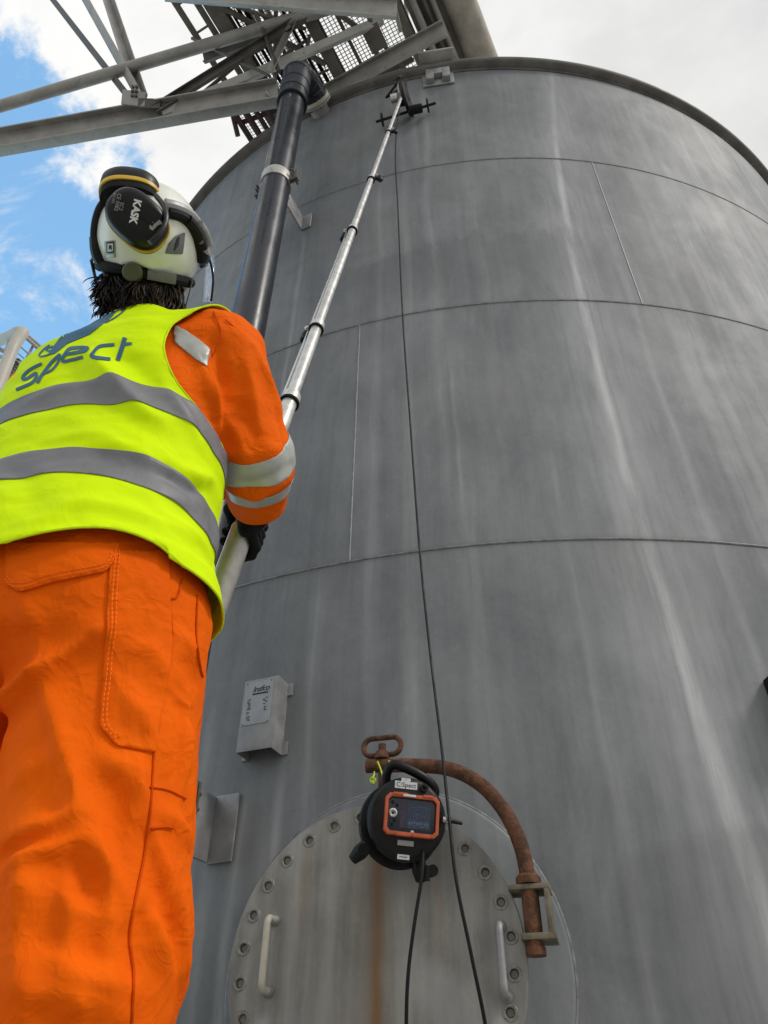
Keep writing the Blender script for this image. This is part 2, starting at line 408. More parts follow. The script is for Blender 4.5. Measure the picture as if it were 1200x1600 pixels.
def cover_material():
    n = NT('stained_manhole_cover'); P = n.tc.outputs['Object']; x, y, z = n.sep(P)
    wob = n.math('MULTIPLY', n.math('SUBTRACT', n.noise(P, 6, 4, .6), .5), .03)
    xs = n.math('ADD', x, wob)
    st = n.noise(n.comb(n.math('MULTIPLY', xs, 22.), n.math('MULTIPLY', z, 1.6), 0.), 1., 6, .65)
    bl = n.noise(P, 4.5, 7, .62, .4); fine = n.noise(P, 70, 5, .7)
    v = n.math('MULTIPLY_ADD', st, .5, n.math('MULTIPLY_ADD', bl, .45, n.math('MULTIPLY', fine, .08)))
    c = n.mix(n.ramp(v, .38, .68), (.155, .154, .145), (.285, .282, .264))
    c = n.mix(n.ramp(n.noise(P, 2.5, 4), .5, .7, 0, .35), c, (.22, .215, .225))
    def run(cx_, w, z1, z0, k, col, c):
        d = n.math('DIVIDE', n.math('SUBTRACT', xs, cx_), w)
        gss = n.math('EXPONENT', n.math('MULTIPLY', n.math('MULTIPLY', d, d), -1.))
        m = n.math('MULTIPLY', n.math('MULTIPLY', gss, k), n.math('MULTIPLY', n.ramp(z, z1 + .01, z1 - .05), n.ramp(z, z0 - .12, z0 + .1)))
        m = n.math('MULTIPLY', m, n.ramp(st, .25, .6, .6, 1.)); return n.mix(m, c, col)
    c = run(.005, .045, .38, -.4, .45, (.12, .09, .06), c)
    c = run(.012, .016, .34, -.4, .85, (.17, .085, .025), c)
    c = run(-.19, .012, .30, .1, .40, (.24, .15, .07), c)
    c = run(.17, .012, .30, .05, .30, (.24, .16, .08), c)
    for a in (-.285, -.27, .315, .30): c = run(a, .014, -.10, -.45, .6, (.48, .48, .46), c)
    for a, w in ((-.33, .02), (-.22, .03), (-.12, .015), (.1, .03), (.24, .02)): c = run(a, w, .36, -.2, .3, (.36, .36, .34), c)
    # scuffed diagonal band
    dg = n.math('MULTIPLY_ADD', x, .75, z)
    c = n.mix(n.math('MULTIPLY', n.ramp(n.math('ABSOLUTE', n.math('SUBTRACT', dg, .05)), .09, .03), n.math('MULTIPLY', n.ramp(x, .03, .12), .22)), c, (.46, .46, .47))
    n.set('Base Color', c).set('Metallic', .2).set('Roughness', n.ramp(v, .3, .7, .62, .48))
    n.set('Normal', n.bump(n.math('MULTIPLY_ADD', fine, .4, bl), .15, .004)); return n.m
M['cover'] = cover_material()
cov_rot = Matrix(((mt[0], -mn[0], 0), (mt[1], -mn[1], 0), (0, 0, 1)))   # local x tangent, y into tank, z up
cover = thing('manhole_cover', 'round grey manhole cover with a ring of bolts and two handles', 'manhole cover', tuple(mp(0, -MR, MOFF)))
def place_local(o, origin, rot, parent):
    o.matrix_world = Matrix.Translation(Vector(origin)) @ rot.to_4x4()
    if parent is not None:
        o.parent = parent; o.matrix_parent_inverse = Matrix.Translation(-wloc(parent))
        o.matrix_basis = Matrix.Translation(Vector(origin)) @ rot.to_4x4()
# plate with 28 real holes (2D curve fill)
cu = bpy.data.curves.new('cover_plate', 'CURVE'); cu.dimensions = '2D'; cu.fill_mode = 'BOTH'; cu.extrude = .010; cu.bevel_depth = .0018; cu.bevel_resolution = 1
def circ(r, ox, oy, n):
    sp = cu.splines.new('POLY'); sp.points.add(n - 1); sp.use_cyclic_u = True
    for i in range(n): a = 2 * math.pi * i / n; sp.points[i].co = (ox + r * math.cos(a), oy + r * math.sin(a), 0, 1)
circ(MR - .002, 0, 0, 128)
BR, NBOLT = MR - .032, 28
bolt_a = [2 * math.pi * (i + .5) / NBOLT for i in range(NBOLT)]
for a in bolt_a: circ(.0125, BR * math.cos(a), BR * math.sin(a), 18)
tmp = bpy.data.objects.new('tmp', cu); COL.objects.link(tmp)
dg = bpy.context.evaluated_depsgraph_get(); me = bpy.data.meshes.new_from_object(tmp.evaluated_get(dg))
bpy.data.objects.remove(tmp)
me.transform(Matrix.Rotation(math.pi / 2, 4, 'X'))      # curve plane XY -> XZ
me.materials.clear(); me.materials.append(M['cover'])
o = bpy.data.objects.new('cover_plate', me); COL.objects.link(o)
place_local(o, mp(0, 0, MOFF - .0125), cov_rot, cover)
M['bolt'] = simple('dull_bolt_steel', (.20, .19, .17), .55, .5, .15, 60, dirt=.5)
bm_me = None; M['washer'] = simple('worn_washer_steel', (.26, .255, .235), .5, .3, .2, 80, dirt=.5)
for a in bolt_a:
    s_, h_ = BR * math.cos(a), BR * math.sin(a)
    if bm_me is None:
        b = MB().lathe([(.0001, .0), (.0088, .0), (.0098, -.0012), (.0098, -.02), (.0001, -.02)], 14, (0, 0, 0), (0, -1, 0), closed=False)
        bo = b.build('bolt', M['bolt'], None); bm_me = bo.data
    else:
        bo = bpy.data.objects.new('bolt', bm_me); COL.objects.link(bo)
    place_local(bo, mp(s_, h_, MOFF - .006 - random.random() * .003), cov_rot, cover)
    if a == bolt_a[0]:
        wo = MB().lathe([(.0122, .0), (.0122, -.0016), (.0175, -.0016), (.0190, .0)], 20, (0, 0, 0), (0, 1, 0)).build('washer', M['washer'], None); wsh_me = wo.data
    else: wo = bpy.data.objects.new('washer', wsh_me); COL.objects.link(wo)
    place_local(wo, mp(s_, h_, MOFF - .0006), cov_rot, cover)
for sgn, (u0, v0), (u1, v1) in ((-1, (417, 1432), (409, 1545)), (1, (778, 1442), (789, 1552))):
    s0, h0 = mplane(u0, v0, MOFF + .05); s1, h1 = mplane(u1, v1, MOFF + .05); s0 = s1 = (s0 + s1) / 2
    pth = [mp(s0, h0, MOFF), mp(s0, h0, MOFF + .03)] + [mp(s0, h0 - .018 * (1 - math.cos(a)), MOFF + .03 + .018 * math.sin(a)) for a in np.linspace(.3, math.pi / 2, 5)]
    pth += [mp(s0, h1 + .018 * (1 - math.cos(a)), MOFF + .03 + .018 * math.sin(a)) for a in np.linspace(math.pi / 2, .3, 5)] + [mp(s0, h1, MOFF + .03), mp(s0, h1, MOFF)]
    ho = MB().tube(pth, .0088, 14, up=mt).build('handle', M['cream'] if sgn < 0 else M['box'], cover)
    for h_ in (h0, h1): MB().lathe([(.009, .0), (.0145, .0), (.0125, .005), (.009, .008)], 20, mp(s0, h_, MOFF + .001), mn).build('weld_ring', M['cover'], ho)

# ---- davit arm with its hinge
M['hinge'] = simple('stained_hinge_steel', (.20, .175, .125), .7, .1, .25, 25, dirt=.6, bump=.4)
dav = thing('davit_arm', 'rusty curved davit pipe hinged beside the manhole cover', 'davit', tuple(mp(.44, -.1, .19)))
DO = .20
pix = [(573, 1197), (600, 1196), (640, 1196), (690, 1199), (725, 1210), (757, 1231), (783, 1260), (802, 1292), (815, 1325), (822, 1355), (825, 1380), (829, 1420), (834, 1470)]
dpts = [mp(*mplane(u, v, DO), DO) for u, v in pix]
MB().tube(smooth_path(dpts[:11], 6), .0195, 20, up=mn).build('arm', M['rust'], dav)
s0, h0 = mplane(826, 1380, DO); s1, h1 = mplane(834, 1470, DO)
MB().cyl(mp(s0, h0 + .004, DO), mp(s0, h1 - .018, DO), .0215, 24).build('pin', M['rust'], dav)
MB().lathe([(.018, 0), (.031, 0), (.031, .016), (.025, .023), (.018, .023)], 28, mp(s0, h0 - .004, DO), mk).build('collar', M['rust'], dav)
mb = MB(); mb.obox(mp(s0 + .0, h0 - .012, DO - .02), mt * .050, mn * .045, mk * .006); mb.build('hinge_plate', M['hinge'], dav, bevel=.002)
mb = MB(); mb.obox(mp(s0 + .012, h1 + .006, DO - .02), mt * .042, mn * .045, mk * .007); mb.build('hinge_plate', M['hinge'], dav, bevel=.002)
mb = MB(); mb.obox(mp(s0 + .042, (h0 + h1) / 2 - .003, DO - .012), mt * .006, mn * .036, mk * ((h0 - h1) / 2 - .0115)); mb.build('hinge_plate', M['hinge'], dav, bevel=.002)
MB().lathe([(.0, -.002), (.024, -.002), (.024, .016), (.0, .016)], 24, mp(s0, h1 - .030, DO), mk, closed=False).build('pin_head', M['rust'], dav)
se, he = mplane(597, 1196, DO)
MB().cyl(mp(se, he - .08, DO), mp(se, he + .062, DO), .011, 14).build('eye_bolt', M['rust'], dav)
ring = []
hw, hh = .040, .0
for a in np.linspace(0, 2 * math.pi, 40, endpoint=False):
    c_ = math.cos(a); ring.append(mp(se + (.030 if c_ > 0 else -.030) + .026 * c_, he + .056 + .026 * math.sin(a), DO))
MB().tube(ring, .0078, 12, closed=True, up=mn).build('eye_ring', M['rust'], dav)
MB().lathe([(.008, -.01), (.024, -.01), (.018, .012), (.008, .014)], 20, mp(se, he + .027, DO), mk).build('eye_nut', M['rust'], dav)

# ---- nameplate bracket
npb = thing('nameplate_box', 'small grey box carrying a printed metal nameplate beside the trouser leg', 'nameplate', tuple(onshell(-22.2, 1.29, .0)))
fr = frame_at(-22.1, 1.425, 0.); c_, t_, n_, k_ = fr
W2, H2, DP = .066, .128, .075
def lp(a, b, c): return c_ + t_ * a + n_ * b + k_ * c
def shell3(pts, th=.003):
    pass
mb = MB(); mb.obox(lp(0, DP, 0), t_ * W2, n_ * .0015, k_ * H2); mb.build('front_plate', M['box'], npb, bevel=.0008)
for sg in (-1, 1):
    mb = MB(); mb.obox(lp(sg * (W2 - .0015), DP / 2 - .001, 0), t_ * .0015, n_ * (DP / 2 - .001), k_ * (H2)); mb.build('side_plate', M['box'], npb)
    for sz in (-1, 1):
        mb = MB(); mb.obox(lp(sg * (W2 + .009), .004, sz * (H2 - .022)), t_ * .0105, n_ * .003, k_ * .022); mb.build('foot', M['box'], npb)
mb = MB(); mb.obox(lp(0, DP / 2, H2 - .0015), t_ * (W2 - .0031), n_ * (DP / 2 - .003), k_ * .0014); mb.build('top_plate', M['box'], npb)
mb = MB(); mb.obox(lp(-.006, DP + .0028, .040), t_ * .053, n_ * .0009, k_ * .078); plt = mb.build('nameplate', M['plate'], npb)
for a, b in ((-.053, -.034), (-.053, .114), (.041, -.034), (.041, .114)): MB().lathe([(.0001, .0015), (.0022, .001), (.0026, 0), (.0001, 0)], 10, lp(a, DP + .0038, b), n_, closed=False).build('rivet', M['ink'], plt)
def text_mesh(txt, size, shear=0., bold=0., spacing=1.):
    cu = bpy.data.curves.new('t', 'FONT'); cu.body = txt; cu.size = size; cu.shear = shear; cu.offset = bold; cu.space_character = spacing
    cu.align_x = 'CENTER'; cu.align_y = 'CENTER'; cu.resolution_u = 3
    t = bpy.data.objects.new('t', cu); COL.objects.link(t); dg = bpy.context.evaluated_depsgraph_get()
    me = bpy.data.meshes.new_from_object(t.evaluated_get(dg)); bpy.data.objects.remove(t)
    vs = np.array([v.co[:] for v in me.vertices]); fs = [tuple(p.vertices) for p in me.polygons]; bpy.data.meshes.remove(me)
    return vs, fs
def text_on(name, txt, size, c, ex, ey, mat, parent, **k):
    v, f = text_mesh(txt, size, **k); ex, ey = np.asarray(ex), np.asarray(ey)
    return mesh_obj(name, [np.asarray(c) + ex * q[0] + ey * q[1] for q in v], f, mat, parent)
text_on('printed_name', 'Insfco', .030, lp(.004, DP + .0040, .088), t_, k_, M['ink'], plt, shear=.25, bold=.0006, spacing=.92)
mb = MB(); mb.obox(lp(.002, DP + .0040, .0715), t_ * .030, n_ * .0002, k_ * .003); mb.build('printed_bar', M['ink'], plt)
mb = MB()
for i in range(17):
    y_ = .055 - i * .0048
    if i in (9, 12): continue
    w = .006 + random.random() * .010; x0 = -.045 + (0 if random.random() < .5 else .008 * random.random())
    mb.obox(lp(x0 + w / 2, DP + .0040, y_), t_ * w / 2, n_ * .0002, k_ * .0011)
for i in range(9):
    if i == 5: continue
    y_ = .052 - i * .0056; x0 = .022 + .006 * random.random(); w = .004 + .009 * random.random()
    mb.obox(lp(x0 + w / 2 - (.008 if i in (1, 2, 4) else 0), DP + .0040, y_), t_ * w / 2, n_ * .0002, k_ * .0013)
mb.build('printed_lines', M['ink'], plt)['kind'] = 'stuff'

# ---- pipe brackets (welded to the tank)
def bracket(z, thd, w, h, arm):
    fr = frame_at(thd, z, 0.); c, t, n, k = fr
    mb = MB(); plate_on(mb, fr, -.012, w, -h, h, .003, .012); mb.build('bracket_foot', M['box'], tank, bevel=.001)
    mb = MB(); plate_on(mb, fr, -.022, -.012, -h * .96, h * .96, .003, arm); mb.build('bracket_arm', M['box'], tank, bevel=.001)
    for s_ in (-.45, .45):
        q = c + t * -.012 + n * (arm - .045) + k * h * s_
        MB().lathe([(.0001, .016), (.009, .016), (.010, .0), (.0001, 0)], 6, q, t, closed=False).build('bracket_bolt', M['steel_dark'], tank)
bracket(4.78, -24.4, .05, .075, .25)
bracket(1.085, -24.6, .075, .105, .20)
# ---- something dark bolted to the shell at the right
eb = onshell(5.9, 1.36, .05)
mb = MB(); fr = frame_at(5.75, 1.375, 0.); plate_on(mb, fr, -.008, .12, -.10, .10, .002, .09)
tag(mb.build('bracket_block', M['blackm'], None, bevel=.004), 'dark block fixed to the tank shell at the right picture edge', 'bracket')

# ================================================================== the black downpipe
PTH, POFF, PR = rad(-24.25), .35, .086
pa = np.array([TX, TY, 0]) + radial(PTH) * (TR + POFF); pin = -radial(PTH)
pipe = thing('down_pipe', 'thick black plastic pipe running up the tank side to an elbow', 'pipe', tuple(pa))
ZB, BRD = 6.20, .19
def pz(z): return pa + np.array([0, 0, z])
MB().tube([pz(0.05), pz(5.76)], PR, 48).build('straight_pipe', M['hdpe'], pipe)
segs = [0, 22.5, 45, 67.5, 90]
def bend(adeg): a = rad(adeg); return pz(ZB) + pin * BRD * (1 - math.cos(a)) + np.array([0, 0, 1.]) * BRD * math.sin(a)
MB().tube([pz(5.762)] + [bend(a) for a in np.linspace(0, 90, 13)] + [bend(90) + pin * .04], PR + .014, 48, up=tang(PTH)).build('elbow', M['hdpe'], pipe)
for p, ax in [(pz(5.762), (0, 0, 1)), (pz(5.88), (0, 0, 1)), (pz(6.03), (0, 0, 1))] + [(bend(a), math.cos(rad(a)) * np.array([0, 0, 1.]) + math.sin(rad(a)) * pin) for a in (4, 34, 62, 88)]:
    MB().lathe([(PR - .01, -.007), (PR + .016, -.006), (PR + .020, 0), (PR + .016, .006), (PR - .01, .007)], 48, p, ax).build('joint_ring', M['hdpe'], pipe)
fz = bend(90) + pin * .02
MB().lathe([(PR - .02, .02), (PR + .03, .02), (PR + .032, .045), (PR - .02, .045)], 48, fz, pin).build('backing_ring', M['cream'], pipe, bevel=.003)
MB().lathe([(PR - .06, .048), (PR + .035, .048), (PR + .035, .062), (PR - .06, .062)], 48, fz, pin).build('flange', M['steel'], pipe, bevel=.002)
MB().cyl(fz + pin * .06, fz + pin * .16, .072, 40).build('nozzle', M['steel'], tank)
for i in range(8):
    a = rad(45 * i + 22); d = tang(PTH) * math.cos(a) + np.array([0, 0, 1.]) * math.sin(a)
    MB().cyl(fz + pin * .01 + d * (PR + .015), fz + pin * .078 + d * (PR + .015), .008, 8).build('flange_bolt', M['steel_dark'], pipe)
for z in (4.66, 1.06):
    MB().lathe([(PR - .004, -.045), (PR + .006, -.045), (PR + .006, .045), (PR - .004, .045)], 48, pz(z), (0, 0, 1)).build('clamp_band', M['steel_pale'], pipe, bevel=.001)
    for sg in (-1, 1):
        d = tang(PTH) * sg
        mb = MB(); mb.obox(pz(z) + d * (PR + .03), d * .028, pin * .005, np.array([0, 0, .045])); 
        mb.obox(pz(z) + d * (PR + .03) + pin * .016, d * .028, pin * .005, np.array([0, 0, .045])); mb.build('clamp_ear', M['steel_dark'], pipe, bevel=.001)
        for dz in (-.02, .022): MB().cyl(pz(z + dz) + d * (PR + .035) - pin * .03, pz(z + dz) + d * (PR + .035) + pin * .05, .007, 8).build('clamp_bolt', M['steel_dark'], pipe)
# embossed maker's ring on the pipe
MB().tube([pz(5.68) + (-pin * math.cos(.35) + tang(PTH) * math.sin(.35 + .16 * math.cos(a))) * (PR + .001) * np.array([1, 1, 1]) + np.array([0, 0, .03 * math.sin(a)]) for a in np.linspace(0, 2 * math.pi, 20, endpoint=False)], .0015, 6, closed=True, up=pin).build('embossed_mark', M['steel'], pipe)

# ================================================================== steel gantry and walkway above
def ibeam(mb, a, b, h, w, t, up):
    """H section between a and b; up = direction of the web"""
    a, b = np.asarray(a, float), np.asarray(b, float); d = (b - a) / np.linalg.norm(b - a)
    up = np.asarray(up, float); up = up - d * (up @ d); up /= np.linalg.norm(up); s = np.cross(d, up); m_ = (a + b) / 2; L = np.linalg.norm(b - a) / 2
    for sg in (-1, 1): mb.obox(m_ + up * sg * (h / 2 - t / 2), d * L, s * w / 2, up * t / 2)
    mb.obox(m_, d * L, s * t / 2, up * (h / 2 - t - .0002)); return mb
def chan(mb, a, b, h, w, t, up, flip=1):
    a, b = np.asarray(a, float), np.asarray(b, float); d = (b - a) / np.linalg.norm(b - a)
    up = np.asarray(up, float); up = up - d * (up @ d); up /= np.linalg.norm(up); s = np.cross(d, up) * flip; m_ = (a + b) / 2; L = np.linalg.norm(b - a) / 2
    mb.obox(m_, d * L, s * t / 2, up * h / 2)
    for sg in (-1, 1): mb.obox(m_ + up * sg * (h / 2 - t / 2) + s * (w / 2 + t / 2), d * (L - .001), s * (w / 2 - .0005), up * t / 2)
    return mb
def angle(mb, a, b, w, t, up, flip=1):
    a, b = np.asarray(a, float), np.asarray(b, float); d = (b - a) / np.linalg.norm(b - a)
    up = np.asarray(up, float); up = up - d * (up @ d); up /= np.linalg.norm(up); s = np.cross(d, up) * flip; m_ = (a + b) / 2; L = np.linalg.norm(b - a) / 2
    mb.obox(m_ + up * w / 2, d * L, s * t / 2, up * w / 2); mb.obox(m_ + s * (w / 2 + t / 2), d * (L - .001), s * (w / 2 - .0003), up * t / 2); return mb
def ext(a, b, k0, k1): d = b - a; return a - d * k0, b + d * k1
Zv = np.array([0, 0, 1.])
gantry = thing('steel_gantry', 'weathered grey steel truss of crossing beams at the upper left', 'gantry', (-2.2, 2.9, 0))
# lower chord: heavy H beam
A0, A1 = ext(atz(0, 222, 6.62), atz(425, 146, 6.62), .35, .02)
ibeam(MB(), A0, A1, .17, .13, .011, (0.0, -.55, .83)).build('beam', M['steel'], gantry, bevel=.0015)
node = atz(215, 168, 6.62)
# upper chord: round hollow section
B0, B1 = ext(atz(0, 166, 7.0), atz(512, 14, 7.42), .35, .02)
MB().tube([B0, B1], .048, 20).build('tube_brace', M['steel'], gantry)
# three members rising from the node
for (u, v), z1, w in (((78, 0), 9.1, .06), ((128, 0), 8.5, .085), ((172, 0), 8.8, .075)):
    top = atz(u, v, z1); a, b = ext(node + np.array([-.05 if u < 100 else .02 if u < 150 else .06, 0, .02]), top, -.02, .6)
    angle(MB(), a, b, w, .008, (.3, -.8, .4), 1 if u < 150 else -1).build('rising_member', M['steel_dark'] if u < 100 else M['steel'], gantry, bevel=.001)
gp = MB(); gp.obox(node + np.array([-.02, -.06, .02]), np.array([.09, .01, .0]), np.array([0, .006, .004]), np.array([.0, -.03, .06])); gp.build('gusset_plate', M['steel'], gantry, bevel=.002)
gp = MB(); gp.obox(node + np.array([.10, -.030, .0]), np.array([.08, .01, .02]), np.array([0, .006, .004]), np.array([.0, -.022, .036])); gp.build('gusset_plate', M['steel_dark'], gantry, bevel=.002)
for i in range(6):
    q = node + np.array([-.03 + .03 * (i % 2), -.066 - .02 * (i // 2), .03 + .035 * (i // 2)]); MB().lathe([(.0001, .02), (.012, .02), (.013, 0), (.0001, 0)], 6, q, (0, -1, -.3), closed=False).build('bolt', M['steel_dark'], gantry)
# dark diagonal and light flat brace to the walkway
a, b = ext(atz(242, 174, 6.60), atz(508, 8, 7.50), .0, .02)
chan(MB(), a, b, .075, .035, .007, (.1, -.5, .85)).build('diagonal', M['steel_dark'], gantry, bevel=.001)
a, b = ext(atz(255, 180, 6.58), atz(600, 34, 7.50), .0, .0)
angle(MB(), a, b, .058, .007, (.2, -.6, .7), -1).build('brace', M['steel_pale'], gantry, bevel=.001)
a, b = atz(318, 90, 7.44), atz(440, 45, 7.44)
chan(MB(), a, b, .11, .04, .008, (0, -.7, .7)).build('bracket_beam', M['steel_dark'], gantry, bevel=.001)
a, b = atz(425, 115, 6.80), atz(468, 22, 7.48)
angle(MB(), a, b, .05, .007, (-.7, -.5, .3)).build('hanger', M['steel'], gantry, bevel=.001)
a, b = ext(atz(395, -2, 7.10), atz(620, 16, 7.10), .6, .0)
chan(MB(), a, b, .14, .06, .009, (0, -.75, .65)).build('cross_beam', M['steel_pale'], gantry, bevel=.0015)
gp = MB(); e_ = atz(622, 22, 7.16); gp.obox(e_ + np.array([.0, .05, .03]), np.array([.02, .07, 0]), np.array([.012, -.004, 0]), np.array([0, 0, .06])); gp.build('gusset_plate', M['steel'], gantry)
# end plate where the chord meets the tank rim behind the elbow
gp = MB(); gp.obox(atz(428, 150, 6.66), np.array([.05, .06, 0]), np.array([.006, -.005, 0]), np.array([0, 0, .10])); gp.build('gusset_plate', M['steel'], gantry, bevel=.002)

for (u0, v0, z0), (u1, v1, z1), r in (((285, 172, 6.70), (425, 55, 7.5), .016), ((345, 155, 6.72), (480, 62, 7.5), .014), ((300, 60, 7.5), (420, 118, 6.8), .013), ((400, 20, 7.5), (436, 112, 6.8), .018)):
    MB().tube([atz(u0, v0, z0), atz(u1, v1, z1)], r, 10).build('tie_rod', M['steel_dark'], gantry)
# ---- walkway: runs over the tank roof
WD = np.array([math.sin(rad(28)), math.cos(rad(28)), 0.]); WP = np.array([WD[1], -WD[0], 0.]); WZ = 7.6
def wk(e, p, z): return WD * e + WP * p + np.array([0, 0, z])
walk = thing('walkway', 'grated steel walkway with brown beams passing over the tank rim', 'walkway', tuple(wk(2.5, -1.7, 0)))
E0, E1 = -.6, 4.6
def lng(name, p, z, h, w, mat, kind='chan', flip=1, e0=E0, e1=E1):
    mb = MB()
    if kind == 'chan': chan(mb, wk(e0, p, z), wk(e1, p, z), h, w, .008, Zv, flip)
    elif kind == 'I': ibeam(mb, wk(e0, p, z), wk(e1, p, z), h, w, .009, Zv)
    elif kind == 'L': angle(mb, wk(e0, p, z), wk(e1, p, z), h, .007, Zv, flip)
    else: mb.tube([wk(e0, p, z), wk(e1, p, z)], h, 14)
    return mb.build(name, mat, walk, bevel=.0008 if kind != 'tube' else 0)
M['wk'] = simple('walkway_steel', (.19, .172, .145), .65, .2, .18, 6, dirt=.5, bump=.15)
M['wk2'] = simple('walkway_steel_pale', (.44, .40, .34), .6, .2, .15, 6, dirt=.5, bump=.15)
lng('main_beam', -1.62, WZ - .075, .11, .10, M['wk'], 'I'); lng('main_beam', -2.27, WZ - .075, .11, .12, M['wk'], 'I'); lng('main_beam', -.93, WZ - .075, .11, .08, M['wk'], 'I')
lng('stringer', -1.43, WZ - .045, .025, .05, M['wk'], 'L'); lng('stringer', -1.95, WZ - .045, .025, .05, M['wk'], 'L', -1)
for e in np.arange(E0 + .35, E1, 1.3):
    mb = MB(); angle(mb, wk(e, -2.20, WZ - .07), wk(e, -.99, WZ - .07), .05, .006, Zv); mb.build('cross_member', M['wk'], walk)
def brace(a, b, w=.032): mb = MB(); angle(mb, wk(*a, WZ - .13), wk(*b, WZ - .13), w, .006, Zv); return mb.build('wind_brace', M['wk'], walk)
xc = (2.02, -1.20)
for q in ((1.35, -1.58), (2.75, -.98), (2.75, -1.58), (1.35, -.98)): brace(xc, q)
brace((1.35, -1.58), (.6, -.98)); brace((1.35, -.98), (.6, -1.58)); brace((1.2, -1.66), (2.0, -2.22)); brace((2.0, -1.66), (1.2, -2.22)); brace((.3, -1.66), (1.1, -2.22)); brace((2.75, -1.66), (2.1, -2.22))
mb = MB(); mb.obox(wk(*xc, WZ - .14), WD * .10, WP * .075, Zv * .005); mb.build('gusset_plate', M['wk'], walk)
# grating: bearing bars and cross rods
def grating(name, p0, p1, e0, e1, pitch, parent, mat, zz=WZ):
    mb = MB(); nb = int((p1 - p0) / pitch); ne = int((e1 - e0) / (pitch * .8))
    for i in range(nb + 1): p = p0 + (p1 - p0) * i / nb; mb.obox(wk((e0 + e1) / 2, p, zz), WD * (e1 - e0) / 2, WP * .0016, Zv * .014)
    for j in range(ne + 1): e = e0 + (e1 - e0) * j / ne; mb.obox(wk(e, (p0 + p1) / 2, zz + .006), WD * .0022, WP * (p1 - p0) / 2, Zv * .0035)
    o = mb.build(name, mat, parent); o['kind'] = 'stuff'; return o
grating('grating', -2.20, -.99, E0, E1 - .8, .036, walk, M['wk'])
# service pipes and the duct beside the walkway
for p, z, r, m_ in ((-.80, WZ - .12, .028, 'steel'), (-.72, WZ - .10, .018, 'steel_dark'), (-.655, WZ - .10, .022, 'steel')): lng('service_pipe', p, z, r, 0, M[m_], 'tube')
lng('tray_side', -.86, WZ - .05, .12, .05, M['wk'], 'chan')
lng('tray_floor', -.70, WZ + .0, .02, .30, M['wk'], 'I')
MB().tube([wk(E0, -.47, WZ + .02), wk(E1, -.47, WZ + .02)], .135, 28).build('duct', M['wk2'], walk)
for e in np.arange(.8, 4, 1.1): MB().lathe([(.13, -.02), (.142, -.02), (.142, .02), (.13, .02)], 28, wk(e, -.47, WZ + .02), WD).build('duct_band', M['wk2'], walk)
# diagonal plate girder from the rim up to the tray
a, b = ext(atz(505, 150, 7.30), atz(692, 48, 7.30), .05, .02)
chan(MB(), a, b, .125, .045, .009, (0.2, -.75, .6)).build('edge_girder', M['steel'], walk, bevel=.001)
for e in np.arange(.2, 4.4, .45): MB().tube([wk(e, -2.21, WZ - .10), wk(e + .06, -1.68, WZ - .10)], .011, 8).build('conduit_support', M['wk'], walk)
for q in ((.5, -2.2, 1.1, -1.68), (1.7, -1.68, 1.2, -2.2), (2.3, -2.2, 1.75, -1.68), (2.9, -1.68, 2.4, -2.2)): MB().tube([wk(q[0], q[1], WZ - .12), wk(q[2], q[3], WZ - .12)], .016, 8).build('tie_rod', M['wk'], walk)
# handrail / cable ladder on the left side
for p, z in ((-2.60, WZ), (-2.44, WZ)): lng('ladder_rail', p, z, .05, .03, M['wk'], 'L')
for e in np.arange(E0, E1, .24): MB().cyl(wk(e, -2.59, WZ + .012), wk(e, -2.44, WZ + .012), .010, 8).build('ladder_rung', M['wk'], walk)
for p, z, r in ((-2.36, WZ - .02, .013), (-2.33, WZ + .02, .011), (-2.305, WZ - .04, .014), (-2.39, WZ + .1, .02), (-2.12, WZ - .05, .016), (-2.07, WZ - .06, .020), (-1.80, WZ - .05, .014), (-1.74, WZ - .07, .018), (-2.17, WZ - .09, .012)): lng('conduit', p, z, r, 0, M['blackm'], 'tube')
for e in (.55, 1.5, 2.45): mb = MB(); chan(mb, wk(e, -2.62, WZ + .05), wk(e, -2.2, WZ + .05), .05, .03, .006, Zv); mb.build('ladder_arm', M['wk'], walk)
for e in (.6, 2.2, 3.8):
    for p in (-2.21, -.98): MB().tube([wk(e, p, WZ + .03), wk(e, p, WZ + 1.1)], .021, 10).build('rail_post', M['wk'], walk)
for p in (-2.21, -.98):
    for z in (WZ + .55, WZ + 1.1): lng('hand_rail', p, z, .021, 0, M['wk'], 'tube')

# ---- small access cage beside the elbow
cage = thing('access_cage', 'small red brown grated platform cage behind the pipe elbow', 'platform', tuple(atz(400, 190, 0.01) * 0 + np.array([-1.3, 2.95, 0])))
CZ = 6.95
q00, q10, q01 = atz(366, 180, CZ), atz(425, 158, CZ), atz(418, 262, CZ)
ex_, ey_ = q10 - q00, q01 - q00
def cg(a, b, dz=0): return q00 + ex_ * a + ey_ * b + Zv * dz
for a in (0, .06, .30, .52, .78, 1.0): MB().tube([cg(a, -.02), cg(a, 1)], .017 if a in (0, .06, 1) else .022, 8).build('frame_bar', M['rust_red'], cage)
for b in (0, .16, .95): MB().tube([cg(-.02, b, .02), cg(1.02, b, .02)], .020, 8).build('frame_bar', M['rust_red'], cage)
mb = MB()
for i in range(20): mb.tube([cg(.03, i / 19, .03), cg(1, i / 19, .03)], .0022, 4)
for i in range(14): mb.tube([cg(.03 + .97 * i / 13, 0, .036), cg(.03 + .97 * i / 13, 1, .036)], .0022, 4)
mb.build('mesh_infill', M['rust_red'], cage)['kind'] = 'stuff'
MB().tube([cg(-.06, -.02, .05), cg(-.16, .30, -.05)], .022, 10).build('latch_lever', M['rust_red'], cage)
MB().tube([cg(-.06, -.10, .05), cg(.02, .05, .05)], .03, 10).build('latch_block', M['steel'], cage)
MB().tube([cg(.15, -.12, .02), cg(.2, .02, .05)], .016, 10).build('latch_pin', M['steel_pale'], cage)

